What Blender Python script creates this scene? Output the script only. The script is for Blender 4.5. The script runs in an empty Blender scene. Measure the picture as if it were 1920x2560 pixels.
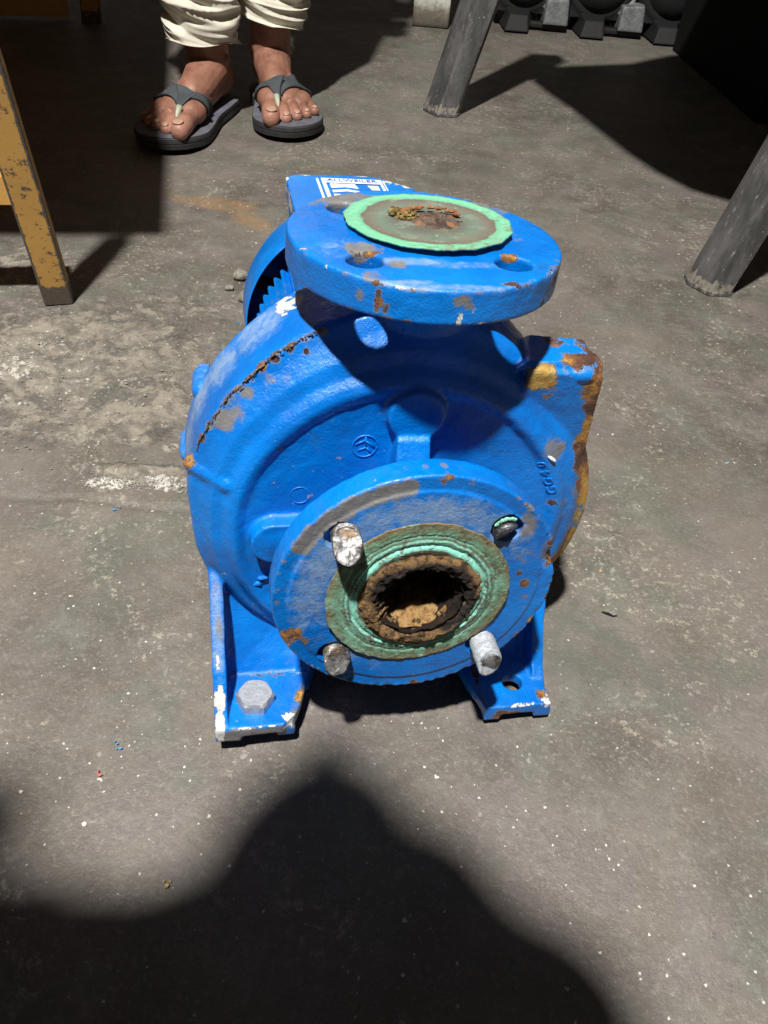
import bpy, math, random
import numpy as np
from mathutils import Vector, Matrix
from mathutils.bvhtree import BVHTree

C = bpy.context.scene.collection
sc = bpy.context.scene
R = math.radians
random.seed(7)
rng = np.random.default_rng(7)

# ------------------------------------------------------------------ camera, world, lamp, exposure
CAM_H, PITCH, ROLL, FPX = 0.4986, 0.7466, 0.0881, 1996.6
cd = bpy.data.cameras.new('camera'); cam = bpy.data.objects.new('camera', cd); C.objects.link(cam)
f_ = np.array([0, math.cos(PITCH), -math.sin(PITCH)]); r_ = np.array([1., 0, 0]); u_ = np.cross(r_, f_)
r2 = r_*math.cos(ROLL)+u_*math.sin(ROLL); u2 = -r_*math.sin(ROLL)+u_*math.cos(ROLL)
M = Matrix(((r2[0], u2[0], -f_[0], 0), (r2[1], u2[1], -f_[1], 0), (r2[2], u2[2], -f_[2], CAM_H), (0, 0, 0, 1)))
cam.matrix_world = M
cd.sensor_fit = 'HORIZONTAL'; cd.sensor_width = 36; cd.lens = FPX/1920*36
cd.clip_start = 0.005; cd.clip_end = 60
sc.camera = cam
w = bpy.data.worlds.new('World'); sc.world = w; w.use_nodes = True
w.node_tree.nodes['Background'].inputs[0].default_value = (1.0, 0.84, 0.74, 1)
w.node_tree.nodes['Background'].inputs[1].default_value = 0.055
ld = bpy.data.lights.new('ceiling_lamp', 'POINT'); ld.energy = 1430; ld.shadow_soft_size = 0.075; ld.color = (1.0, 0.975, 0.94)
lamp = bpy.data.objects.new('ceiling_lamp', ld); lamp.location = (-0.45, -0.8, 3.8); C.objects.link(lamp)
sc.view_settings.view_transform = 'Standard'; sc.view_settings.look = 'None'
sc.view_settings.exposure = 0.0; sc.view_settings.gamma = 1.0
sc.cycles.max_bounces = 6

# ------------------------------------------------------------------ numpy noise
def _hash(ix, iy, iz, s):
    h = (ix*374761393 + iy*668265263 + iz*2147483647 + s*1274126177) & 0xffffffff
    h = ((h ^ (h >> 13))*1274126177) & 0xffffffff
    h = h ^ (h >> 16)
    return (h & 0xffff)/65535.0
def vnoise(P, scale, seed=0):
    Q = np.asarray(P, float)*scale; I = np.floor(Q).astype(np.int64); F = Q-I; F = F*F*(3-2*F)
    out = 0
    for dx in (0, 1):
        for dy in (0, 1):
            for dz in (0, 1):
                wgt = (F[:, 0] if dx else 1-F[:, 0])*(F[:, 1] if dy else 1-F[:, 1])*(F[:, 2] if dz else 1-F[:, 2])
                out = out+wgt*_hash(I[:, 0]+dx, I[:, 1]+dy, I[:, 2]+dz, seed)
    return out
def fbm(P, scale, oct=4, seed=0):
    a, t, n = 1.0, 0, 0
    for o in range(oct):
        t = t+a*vnoise(P, scale*2**o, seed+o*17); n += a; a *= .5
    return t/n
def sstep(x, a, b):
    t = np.clip((x-a)/(b-a), 0, 1); return t*t*(3-2*t)

# ------------------------------------------------------------------ materials
def lin(*c):
    return tuple((v/255/12.92 if v/255 <= .04045 else ((v/255+.055)/1.055)**2.4) for v in c)
class NT:
    def __init__(s, name):
        s.m = bpy.data.materials.new(name); s.m.use_nodes = True; s.t = s.m.node_tree; s.n = s.t.nodes; s.l = s.t.links
        s.b = s.n['Principled BSDF']
        s.tc = s.n.new('ShaderNodeTexCoord')
    def link(s, a, b): s.l.new(a, b)
    def put(s, sock, v):
        if hasattr(v, 'is_output') or isinstance(v, bpy.types.NodeSocket): s.link(v, sock)
        else: sock.default_value = v if not isinstance(v, tuple) else (tuple(v)+(1,) if len(v) == 3 and sock.type == 'RGBA' else v)
    def noise(s, scale, detail=4, rough=.55, vec=None, dist=0.0):
        n = s.n.new('ShaderNodeTexNoise'); n.inputs['Scale'].default_value = scale; n.inputs['Detail'].default_value = detail
        n.inputs['Roughness'].default_value = rough; n.inputs['Distortion'].default_value = dist
        s.link(vec or s.tc.outputs['Object'], n.inputs['Vector']); return n.outputs['Fac']
    def voro(s, scale, vec=None, feature='F1'):
        n = s.n.new('ShaderNodeTexVoronoi'); n.inputs['Scale'].default_value = scale; n.feature = feature
        s.link(vec or s.tc.outputs['Object'], n.inputs['Vector']); return n
    def math(s, op, a, b=0.0, c=None):
        n = s.n.new('ShaderNodeMath'); n.operation = op; s.put(n.inputs[0], a); s.put(n.inputs[1], b)
        if c is not None: s.put(n.inputs[2], c)
        return n.outputs[0]
    def step(s, v, a, b, lo=0.0, hi=1.0):
        n = s.n.new('ShaderNodeMapRange'); n.interpolation_type = 'SMOOTHSTEP'; s.put(n.inputs['Value'], v)
        n.inputs['From Min'].default_value = a; n.inputs['From Max'].default_value = b
        n.inputs['To Min'].default_value = lo; n.inputs['To Max'].default_value = hi; return n.outputs[0]
    def mix(s, f, a, b, mode='MIX'):
        n = s.n.new('ShaderNodeMix'); n.data_type = 'RGBA'; n.blend_type = mode
        s.put(n.inputs[0], f); s.put(n.inputs[6], a); s.put(n.inputs[7], b); return n.outputs[2]
    def ramp(s, v, stops):
        n = s.n.new('ShaderNodeValToRGB'); e = n.color_ramp.elements
        while len(e) < len(stops): e.new(.5)
        for el, (p, c) in zip(e, stops): el.position = p; el.color = (*c, 1)
        s.put(n.inputs[0], v); return n.outputs[0]
    def attr(s, name, out='Color'):
        n = s.n.new('ShaderNodeAttribute'); n.attribute_name = name
        if out in 'RGB' and len(out) == 1:
            q = s.n.new('ShaderNodeSeparateColor'); s.link(n.outputs['Color'], q.inputs[0]); return q.outputs['RGB'.index(out)]
        return n.outputs[out]
    def bump(s, h, strength, dist, prev=None):
        n = s.n.new('ShaderNodeBump'); n.inputs['Strength'].default_value = strength; n.inputs['Distance'].default_value = dist
        s.put(n.inputs['Height'], h)
        if prev is not None: s.link(prev, n.inputs['Normal'])
        return n.outputs[0]
    def done(s, col, rough=.5, metal=0.0, normal=None, spec=.5, coat=0.0):
        s.put(s.b.inputs['Base Color'], col); s.put(s.b.inputs['Roughness'], rough); s.put(s.b.inputs['Metallic'], metal)
        s.b.inputs['Specular IOR Level'].default_value = spec; s.b.inputs['Coat Weight'].default_value = coat
        s.b.inputs['Coat Roughness'].default_value = .12
        if normal is not None: s.link(normal, s.b.inputs['Normal'])
        return s.m

RUSTRAMP = [(0.28, (.030, .016, .012)), (.42, (.10, .042, .026)), (.50, (.26, .11, .04)), (.58, (.48, .23, .035)), (.68, (.52, .34, .08)), (.82, (.42, .34, .22))]
def paint_mat(name, base=(.000, .190, .66), dark=(.000, .128, .49), rough=.30):
    k = NT(name)
    big = k.noise(14, 4); fine = k.noise(420, 3); mid = k.noise(90, 5, .65)
    R_, G_, B_ = (k.attr('wear', c) for c in 'RGB'); D_ = k.attr('dust', 'Fac')
    def mask(a, n, amp=.9, soft=.06):
        return k.step(k.math('ADD', a, k.math('MULTIPLY', k.math('MULTIPLY', k.math('SUBTRACT', n, .5), amp*2.2), k.step(a, .02, .30))), .5-soft, .5+soft)
    col = k.mix(k.step(big, .35, .65), base, dark)
    col = k.mix(k.math('MULTIPLY', k.step(mid, .56, .70), .14), col, (.03, .26, .66))          # rubbed, chalky patches
    # dark grime specks
    grime = k.step(k.noise(33, 6, .7), .62, .72)
    col = k.mix(k.math('MULTIPLY', grime, .38), col, (.02, .075, .14)); col = k.mix(k.step(k.noise(46, 7, .8, dist=1.0), .585, .66, 0, .24), col, (.04, .13, .26))
    dn = k.noise(125, 8, .8, dist=.8)
    dm = k.step(k.math('ADD', D_, k.math('MULTIPLY', k.math('MULTIPLY', k.math('SUBTRACT', dn, .5), 2.6), k.step(D_, .02, .4))), .15, 1.25, 0, .80)
    col = k.mix(dm, col, k.mix(k.noise(60, 3), (.36, .43, .49), (.14, .27, .46)))
    gm = mask(G_, k.noise(70, 6, .7), 1.0, .22)
    gcol = k.mix(k.noise(160, 5, .7), (.090, .085, .070), (.27, .245, .195))
    col = k.mix(k.math('MULTIPLY', gm, .92), col, gcol)
    wn = k.noise(130, 6, .7)
    wm = mask(B_, wn, 1.3, .05)
    col = k.mix(wm, col, k.mix(k.noise(200, 4), (.45, .46, .42), (.72, .74, .74)))
    tiny = k.step(k.noise(210, 2, .5), .735, .765)                                           # pin chips all over
    col = k.mix(k.math('MULTIPLY', tiny, .8), col, (.26, .27, .26))
    rn = k.noise(110, 7, .72)
    rm = mask(R_, rn, 1.25, .05)
    rcol = k.ramp(k.math('ADD', k.math('MULTIPLY', k.noise(80, 6, .78, dist=.8), .75), k.math('MULTIPLY', k.math('SUBTRACT', k.noise(26, 3, .6), .38), .9)), RUSTRAMP)
    col = k.mix(rm, col, rcol)
    halo = k.math('SUBTRACT', mask(k.math('ADD', R_, .13), rn, 1.25, .10), rm)
    col = k.mix(k.math('MULTIPLY', halo, .75), col, (.20, .19, .15))
    rgh = k.math('ADD', rough, k.math('MULTIPLY', rm, .5))
    rgh = k.math('ADD', rgh, k.math('MULTIPLY', dm, .35)); rgh = k.math('ADD', rgh, k.math('MULTIPLY', gm, .15))
    rgh = k.math('ADD', rgh, k.step(k.noise(60, 4), .4, .7, -.05, .12))
    nb = k.bump(k.noise(620, 4, .7), .6, .0009)
    nb = k.bump(k.noise(140, 4, .6), .35, .0014, nb)
    nb = k.bump(k.math('ADD', k.math('MULTIPLY', k.noise(380, 6, .75), rm), k.math('MULTIPLY', wm, -.35)), .9, .0022, nb)
    return k.done(col, rgh, 0.0, nb, .5, .15)
def metal_mat(name, c1, c2, rough=.45, metal=.9, sc_=120, bump=.001, stain=None):
    k = NT(name); n = k.noise(sc_, 6, .7)
    col = k.mix(k.step(n, .35, .65), c1, c2)
    if stain: col = k.mix(k.step(k.noise(sc_*.5, 5, .7, dist=.5), .54, .64), col, stain)
    return k.done(col, k.step(n, .3, .7, rough-.1, rough+.15), metal, k.bump(k.noise(sc_*2.5, 5, .7), .6, bump))
def rust_mat(name, stops=RUSTRAMP, scale=90, bump=.003):
    k = NT(name)
    col = k.ramp(k.noise(scale, 7, .75, dist=.6), stops)
    return k.done(col, .85, 0, k.bump(k.noise(scale*4, 6, .8), 1.0, bump), .25)

M_BLUE = paint_mat('blue enamel paint')
M_BLUE2 = paint_mat('blue enamel paint on motor', (.000, .200, .67), (.000, .145, .52), .36)
M_GALV = metal_mat('galvanised steel', (.52, .54, .56), (.33, .34, .35), .5, .55, 260, .0008)
M_STUD = metal_mat('torn stud steel', (.42, .42, .42), (.045, .04, .04), .36, .7, 130, .0015, (.22, .15, .09))
M_STUDZ = metal_mat('zinc coated thread', (.50, .54, .58), (.30, .33, .36), .6, .3, 300, .0012)
M_RUST = rust_mat('flaky rust', [(.28, (.012, .010, .009)), (.42, (.045, .030, .022)), (.53, (.13, .075, .04)), (.64, (.34, .20, .09)), (.8, (.12, .09, .07))], 75)
M_OCHRE = rust_mat('ochre rust deposit', [(.25, (.10, .045, .015)), (.42, (.34, .17, .06)), (.56, (.62, .40, .17)), (.7, (.50, .28, .10)), (.8, (.20, .09, .04))], 260)
M_DARK = NT('dark cavity iron').done((.008, .007, .006), .9)

def gasket_mat(name, stops, rough=.8):
    k = NT(name)
    r = k.attr('rad', 'Fac')
    r = k.math('ADD', r, k.math('MULTIPLY', k.math('SUBTRACT', k.noise(120, 5, .7), .5), .07))
    base = k.ramp(r, stops)
    col = k.mix(k.step(k.noise(38, 5, .7), .50, .62, 0, .55), base, (.27, .60, .45))
    col = k.mix(k.step(k.noise(120, 7, .8, dist=.5), .50, .60, 0, .85), col, (.13, .10, .065))
    col = k.mix(k.step(k.noise(55, 5, .75), .60, .70, 0, .55), col, (.05, .10, .075))
    col = k.mix(k.step(k.noise(230, 3, .6), .66, .72, 0, .7), col, (.42, .78, .62))
    return k.done(col, rough, 0, k.bump(k.noise(400, 6, .75), .8, .0012), .3)
TEAL = (.24, .68, .54); GRN = (.055, .16, .095); BRN = (.12, .095, .06)
M_GASK1 = gasket_mat('corroded green gasket', [(0, BRN), (.54, (.10, .07, .045)), (.655, (.12, .10, .065)), (.675, TEAL), (.745, (.34, .78, .64)), (.755, (.06, .05, .035)), (.785, (.28, .66, .52)), (.80, (.10, .17, .11)), (.845, (.22, .44, .31)), (.90, (.14, .25, .16)), (.955, (.22, .24, .13)), (1.0, (.20, .15, .085))])
def gasket2_mat():
    k = NT('pale green gasket')
    r = k.attr('rad', 'Fac')
    r = k.math('ADD', r, k.math('MULTIPLY', k.math('SUBTRACT', k.noise(45, 5, .7), .5), .14))
    col = k.ramp(r, [(0, (.09, .08, .065)), (.40, (.105, .105, .085)), (.58, (.12, .165, .125)), (.70, (.14, .13, .10)), (.80, (.12, .10, .075)), (.815, (.14, .34, .22)), (.83, (.125, .37, .215)), (.90, (.16, .45, .27)), (1, (.14, .40, .24))])
    col = k.mix(k.step(k.noise(70, 6, .7), .52, .66, 0, .6), col, (.20, .24, .19))
    col = k.mix(k.step(k.noise(30, 6, .75), .53, .64, 0, .8), col, (.15, .15, .105)); col = k.mix(k.step(k.noise(85, 6, .8), .56, .66, 0, .6), col, (.07, .12, .08))
    col = k.mix(k.step(k.noise(190, 3, .6), .70, .74, 0, .8), col, (.5, .8, .66))
    return k.done(col, .62, 0, k.bump(k.noise(300, 5, .7), .5, .0008), .4)
M_GASK2 = gasket2_mat()

def plain(name, c, rough=.6, var=.25, scale=60, bump=.001, metal=0.0, spec=.5, c2=None):
    k = NT(name); n = k.noise(scale, 5, .65)
    c2 = c2 or tuple(x*(1-var) for x in c)
    return k.done(k.mix(k.step(n, .35, .65), c, c2), rough, metal, k.bump(k.noise(scale*5, 4, .6), .5, bump), spec)
M_WHITEPRINT = plain('white sticker print', (.78, .80, .80), .45, .08)
M_GREYPRINT = plain('grey sticker print', (.50, .52, .52), .5, .15)
M_BLUEPRINT = plain('blue sticker ink', (.004, .08, .42), .45, .1)

def skin_mat():
    k = NT('brown skin')
    n = k.noise(35, 5, .6); z = k.noise(220, 4, .6)
    col = k.mix(k.step(n, .3, .7), (.31, .150, .100), (.19, .086, .057))
    col = k.mix(k.math('MULTIPLY', k.attr('toe', 'Fac'), .55), col, (.42, .20, .15))
    wr = k.noise(90, 6, .7, dist=1.2)
    m = k.done(col, .48, 0, k.bump(z, .25, .0006, k.bump(wr, .35, .0016)), .4)
    k.b.inputs['Subsurface Weight'].default_value = .12; k.b.inputs['Subsurface Radius'].default_value = (.01, .004, .002)
    k.b.inputs['Subsurface Scale'].default_value = .4
    return m
M_SKIN = skin_mat()
M_NAIL = plain('toenail', (.42, .26, .18), .35, .15, 150, .0003)
def cloth_mat(name, c, c2):
    k = NT(name); n = k.noise(25, 4, .6)
    wv = k.noise(900, 2, .5)
    return k.done(k.mix(k.step(n, .35, .65), c, c2), .9, 0, k.bump(wv, .4, .0008), .2)
M_TROUSER = cloth_mat('off white cotton', (.60, .57, .47), (.48, .45, .37))
M_SHIRT = cloth_mat('dark shirt cloth', (.05, .05, .06), (.03, .03, .04))
M_JEANS = cloth_mat('dark blue cloth', (.03, .04, .08), (.02, .03, .05))
M_HAIR = plain('black hair', (.012, .010, .009), .6, .3, 300, .002)
M_STRAP = cloth_mat('grey woven strap', (.062, .070, .074), (.045, .052, .056))
M_SOLE = plain('dark rubber sole', (.030, .029, .030), .75, .35, 90, .002)
M_INSOLE = plain('grey violet insole', (.115, .115, .138), .8, .3, 60, .0015)
M_POST = plain('pale plastic toe post', (.40, .42, .30), .45, .15)

def yellow_mat():
    k = NT('chipped yellow paint')
    e = k.attr('wear', 'R')
    n = k.noise(95, 7, .8)
    m = k.step(k.math('ADD', e, k.math('MULTIPLY', k.math('MULTIPLY', k.math('SUBTRACT', n, .5), 2.4), k.step(e, .02, .2))), .46, .52)
    col = k.mix(k.step(k.noise(14, 4), .3, .7), (.50, .285, .075), (.43, .24, .065))
    scr = k.step(k.noise(90, 4, .7, dist=1.5), .69, .72)
    col = k.mix(k.math('MULTIPLY', scr, .85), col, (.10, .06, .03))
    met = k.mix(k.noise(220, 5, .7), (.045, .04, .035), (.15, .12, .09))
    col = k.mix(m, col, met)
    sp = k.step(k.noise(300, 2), .72, .75); col = k.mix(k.math('MULTIPLY', sp, .8), col, (.08, .05, .03))
    return k.done(col, .5, 0, k.bump(k.math('MULTIPLY', m, -1.0), .8, .0012, k.bump(k.noise(120, 3), .2, .0008)), .4)
M_YELLOW = yellow_mat()
def steel_mat():
    k = NT('scuffed grey steel')
    mp = k.n.new('ShaderNodeMapping'); mp.inputs['Scale'].default_value = (1, 1, .35); k.link(k.tc.outputs['Object'], mp.inputs[0]); v = mp.outputs[0]
    n = k.noise(30, 6, .7, v)
    col = k.mix(k.step(n, .35, .68), (.070, .068, .068), (.155, .152, .152))
    col = k.mix(k.step(k.noise(110, 6, .8, v, 1.0), .60, .68, 0, .7), col, (.36, .36, .35))
    col = k.mix(k.step(k.noise(22, 4, .7), .60, .70, 0, .6), col, (.07, .055, .045))
    m2 = k.n.new('ShaderNodeMapping'); m2.inputs['Scale'].default_value = (1, 1, .10); m2.inputs['Rotation'].default_value = (.12, -.25, 0); k.link(k.tc.outputs['Object'], m2.inputs[0])
    col = k.mix(k.step(k.noise(150, 4, .7, m2.outputs[0], .3), .64, .70, 0, .6), col, (.42, .42, .41)); col = k.mix(k.step(k.noise(45, 4, .7, m2.outputs[0], .3), .40, .30, 0, .3), col, (.06, .058, .058))
    sp = k.step(k.noise(260, 3), .70, .74); col = k.mix(sp, col, (.55, .55, .54))
    col = k.mix(k.step(k.math('ADD', k.attr('wear', 'R'), k.math('MULTIPLY', k.math('SUBTRACT', k.noise(140, 5), .5), .9)), .45, .6, 0, .85), col, (.34, .31, .26))
    return k.done(col, .42, .35, k.bump(k.noise(200, 5, .7), .4, .0008), .5)
M_STEEL = steel_mat()
M_CASTGREY = plain('grey cast machine paint', (.15, .16, .16), .55, .45, 30, .002)
M_BLACKM = plain('black machine paint', (.004, .004, .0045), .75, .3, 30, .002)
M_BLACKC = plain('black cabinet paint', (.0035, .0035, .0035), .85, .3, 30, .001, spec=.2)
def whitebase_mat():
    k = NT('dirty white painted block')
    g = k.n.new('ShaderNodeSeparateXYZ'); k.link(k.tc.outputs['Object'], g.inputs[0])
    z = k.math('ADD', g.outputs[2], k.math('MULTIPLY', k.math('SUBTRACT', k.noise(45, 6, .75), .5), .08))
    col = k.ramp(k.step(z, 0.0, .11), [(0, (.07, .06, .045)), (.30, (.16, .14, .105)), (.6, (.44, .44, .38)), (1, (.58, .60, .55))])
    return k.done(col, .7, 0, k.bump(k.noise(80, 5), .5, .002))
M_WHITEB = whitebase_mat()
M_PHONE = plain('black phone glass', (.01, .01, .012), .2, .1)
M_CHIP = plain('pale concrete crumbs', (.27, .25, .21), .85, .5, 300, .001)
M_TWIG = plain('black scrap', (.012, .011, .010), .6, .3)

def floor_mat():
    k = NT('worn workshop concrete')
    P = k.tc.outputs['Object']
    mk = lambda c: k.attr('mask', c)
    A, B, S = mk('R'), mk('G'), mk('B')
    n1 = k.noise(3.2, 6, .62, P, .4); n2 = k.noise(17, 6, .68, P, .3); n3 = k.noise(95, 6, .72, P)
    col = k.mix(k.step(n1, .36, .62), (.152, .132, .110), (.088, .077, .064))
    col = k.mix(k.step(k.noise(13, 4, .6, P, .7), .46, .58, 0, .8), col, k.mix(k.step(k.noise(7, 3, .6, P), .44, .56), (.138, .116, .108), (.108, .112, .090)))
    col = k.mix(k.step(n2, .45, .68, 0, .55), col, (.172, .158, .134))
    col = k.mix(k.step(k.noise(310, 5, .8, P), .53, .64, 0, .5), col, (.25, .23, .19)); col = k.mix(k.step(k.noise(270, 5, .8, P), .45, .34, 0, .4), col, (.06, .055, .048))
    col = k.mix(k.step(k.noise(8, 6, .7, P, .8), .52, .66, 0, .45), col, (.092, .094, .080))       # oily patches
    col = k.mix(k.step(k.noise(5.2, 5, .6, P, .5), .54, .68, 0, .35), col, (.125, .120, .090))     # greenish cast
    col = k.mix(k.step(n3, .52, .70, 0, .45), col, (.19, .175, .155))
    # rough worn area: pale, crumbly
    ra = k.step(k.math('ADD', A, k.math('MULTIPLY', k.math('SUBTRACT', k.noise(26, 7, .72, P, .5), .5), 1.8)), .42, .66)
    col = k.mix(k.math('MULTIPLY', ra, .72), col, k.mix(k.step(k.noise(34, 7, .75, P, .8), .40, .60), (.125, .112, .092), (.29, .255, .20)))
    col = k.mix(k.math('MULTIPLY', k.step(A, .1, .5), k.step(k.noise(48, 7, .8, P, .6), .58, .66, 0, .8)), col, (.46, .44, .37))
    col = k.mix(k.math('MULTIPLY', k.step(A, .1, .5), k.step(k.noise(19, 5, .7, P, .6), .56, .62, 0, .75)), col, (.085, .08, .07))
    # bright lime / plaster crumbs
    wb = k.step(k.math('ADD', B, k.math('MULTIPLY', k.math('SUBTRACT', k.noise(130, 6, .8, P), .5), 2.4)), .62, .76)
    col = k.mix(k.math('MULTIPLY', wb, .85), col, (.56, .54, .48))
    rs = k.step(k.math('ADD', S, k.math('MULTIPLY', k.math('SUBTRACT', k.noise(30, 6, .75, P), .5), 1.5)), .25, 1.1)
    col = k.mix(k.math('MULTIPLY', rs, .8), col, k.mix(k.noise(22, 4), (.30, .18, .08), (.19, .12, .06)))
    # scattered specks of several sizes, irregular and clustered
    clus = k.step(k.noise(9, 5, .7, P), .40, .62, .0, 1.0)
    for s_, thr, r0, seed in ((90, .008, .45, 0), (170, .030, .6, 3), (320, .075, .65, 7)):
        mp = k.n.new('ShaderNodeMapping'); mp.inputs['Location'].default_value = (seed*1.3, seed*.7, seed); k.link(P, mp.inputs[0])
        wp = k.n.new('ShaderNodeVectorMath'); wp.operation = 'ADD'; nz = k.n.new('ShaderNodeTexNoise'); nz.inputs['Scale'].default_value = s_*3
        k.link(P, nz.inputs['Vector'])
        scv = k.n.new('ShaderNodeVectorMath'); scv.operation = 'SCALE'; scv.inputs['Scale'].default_value = .55/s_
        k.link(nz.outputs['Color'], scv.inputs[0]); k.link(mp.outputs[0], wp.inputs[0]); k.link(scv.outputs[0], wp.inputs[1])
        v = k.voro(s_, wp.outputs[0])
        cs = k.n.new('ShaderNodeSeparateColor'); k.link(v.outputs['Color'], cs.inputs[0])
        dot = k.math('LESS_THAN', v.outputs['Distance'], k.math('MULTIPLY', k.math('POWER', cs.outputs[1], 2.0), .34))
        keep = k.math('LESS_THAN', cs.outputs[0], k.math('MULTIPLY', k.math('ADD', clus, .40), thr*2.2))
        d = k.math('MULTIPLY', dot, keep)
        col = k.mix(k.math('MULTIPLY', d, k.math('MULTIPLY', k.math('ADD', cs.outputs[2], .25), r0)), col, (.66, .64, .57))
    # crumbly pale breakouts in irregular clusters
    bo = k.math('MULTIPLY', k.step(k.noise(6.5, 5, .7, P, 1.0), .50, .60), k.step(k.noise(120, 6, .85, P), .53, .61)); col = k.mix(k.math('MULTIPLY', bo, .62), col, (.40, .37, .29))
    dk = k.math('MULTIPLY', k.step(k.noise(9.5, 5, .7, P, .6), .53, .62), k.step(k.noise(170, 5, .8, P), .60, .68)); col = k.mix(k.math('MULTIPLY', dk, .6), col, (.045, .04, .033))
    # coloured paint flecks, rare
    v = k.voro(26); cs = k.n.new('ShaderNodeSeparateColor'); k.link(v.outputs['Color'], cs.inputs[0])
    d = k.math('MULTIPLY', k.math('LESS_THAN', v.outputs['Distance'], .035), k.math('LESS_THAN', cs.outputs[0], .035))
    col = k.mix(d, col, k.mix(k.math('LESS_THAN', cs.outputs[1], .6), (.55, .33, .05), (.10, .38, .60)))
    # thin pale scratches
    mp = k.n.new('ShaderNodeMapping'); mp.inputs['Rotation'].default_value = (0, 0, .9); mp.inputs['Scale'].default_value = (1, .16, 1); k.link(P, mp.inputs[0])
    scr = k.step(k.noise(75, 3, .6, mp.outputs[0], .4), .70, .735, 0, .45); col = k.mix(k.math('MULTIPLY', scr, clus), col, (.33, .32, .29))
    h = k.math('ADD', k.math('MULTIPLY', n3, .5), k.math('MULTIPLY', n2, .8))
    nb = k.bump(k.noise(420, 4, .7), .35, .0012); nb = k.bump(h, .45, .005, nb)
    nb = k.bump(k.math('MULTIPLY', ra, k.noise(70, 6, .7)), .7, .006, nb)
    rg = k.step(n2, .3, .7, .38, .62); rg = k.math('ADD', rg, k.math('MULTIPLY', ra, .2))
    return k.done(col, rg, 0, nb, .45)
M_FLOOR = floor_mat()

# ------------------------------------------------------------------ mesh helpers
def ob(name, V, F, mat, parent=None, smooth=True, attrs=None, kind=None, label=None):
    me = bpy.data.meshes.new(name); V = np.asarray(V, float)
    me.from_pydata(V.tolist(), [], [list(map(int, f)) for f in F] if not isinstance(F, np.ndarray) else F.tolist())
    me.materials.append(mat)
    if smooth is True: me.polygons.foreach_set('use_smooth', [True]*len(me.polygons))
    elif smooth:                                             # angle in degrees
        me.polygons.foreach_set('use_smooth', [True]*len(me.polygons)); me.set_sharp_from_angle(angle=R(smooth))
    for k_, a in (attrs or {}).items():
        a = np.asarray(a, float)
        if a.ndim == 2:
            at = me.color_attributes.new(k_, 'FLOAT_COLOR', 'POINT'); c = np.ones((len(V), 4)); c[:, :3] = a; at.data.foreach_set('color', c.ravel())
        else:
            at = me.attributes.new(k_, 'FLOAT', 'POINT'); at.data.foreach_set('value', a.ravel())
    me.update(); o = bpy.data.objects.new(name, me); C.objects.link(o)
    if parent: o.parent = parent
    if kind: o['kind'] = kind
    if label: o['label'] = label
    return o
def empty(name, label, cat, loc=(0, 0, 0), group=None):
    o = bpy.data.objects.new(name, None); C.objects.link(o); o.location = loc; o['label'] = label; o['category'] = cat
    o.empty_display_size = .05
    if group: o['group'] = group
    return o
def tag(o, label, cat, group=None):
    o['label'] = label; o['category'] = cat
    if group: o['group'] = group
    return o
def join(parts):
    V, F, n = [], [], 0
    for v, f in parts:
        v = np.asarray(v, float); V.append(v); F += [[int(i)+n for i in q] for q in f]; n += len(v)
    return np.vstack(V), F
def xf(p, Mt):
    v, f = p; v = np.asarray(v, float); A = np.array(Mt); v2 = v@A[:3, :3].T+A[:3, 3]
    if np.linalg.det(A[:3, :3]) < 0: f = [list(q)[::-1] for q in f]
    return v2, f
def box(x0, x1, y0, y1, z0, z1):
    v = [(x, y, z) for x in (x0, x1) for y in (y0, y1) for z in (z0, z1)]
    return v, [(0, 1, 3, 2), (4, 6, 7, 5), (0, 4, 5, 1), (2, 3, 7, 6), (0, 2, 6, 4), (1, 5, 7, 3)]
def hull8(a, b):     # two matching quads (lists of 4 points) joined
    v = list(a)+list(b)
    return v, [(3, 2, 1, 0), (4, 5, 6, 7), (0, 1, 5, 4), (1, 2, 6, 5), (2, 3, 7, 6), (3, 0, 4, 7)]
def prism(poly, axis, a, b):     # poly 2D points, extruded along axis from a to b
    n = len(poly)
    def P(p, t): return {0: (t, p[0], p[1]), 1: (p[0], t, p[1]), 2: (p[0], p[1], t)}[axis]
    v = [P(p, a) for p in poly]+[P(p, b) for p in poly]
    return v, [list(range(n))[::-1], list(range(n, 2*n))]+[[i, (i+1) % n, n+(i+1) % n, n+i] for i in range(n)]
def sphere(c, r, nu=20, nv=12, ax=None):
    r = np.array(r if hasattr(r, '__len__') else (r, r, r)); v = [(0, 0, -1)]
    for i in range(1, nv):
        t = -math.pi/2+math.pi*i/nv
        v += [(math.cos(t)*math.cos(2*math.pi*j/nu), math.cos(t)*math.sin(2*math.pi*j/nu), math.sin(t)) for j in range(nu)]
    v.append((0, 0, 1)); v = np.array(v)*r
    if ax is not None: v = v@np.array(ax).T
    v = v+np.array(c); f = [[0, 1+(j+1) % nu, 1+j] for j in range(nu)]
    for i in range(nv-2):
        f += [[1+i*nu+j, 1+i*nu+(j+1) % nu, 1+(i+1)*nu+(j+1) % nu, 1+(i+1)*nu+j] for j in range(nu)]
    e = len(v)-1; f += [[e, e-nu+j, e-nu+(j+1) % nu] for j in range(nu)]
    return v, f
def frame(d):
    d = np.array(d, float); d /= np.linalg.norm(d); a = np.array([0, 0, 1.]) if abs(d[2]) < .9 else np.array([1., 0, 0])
    x = np.cross(a, d); x /= np.linalg.norm(x); return x, np.cross(d, x), d
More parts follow.
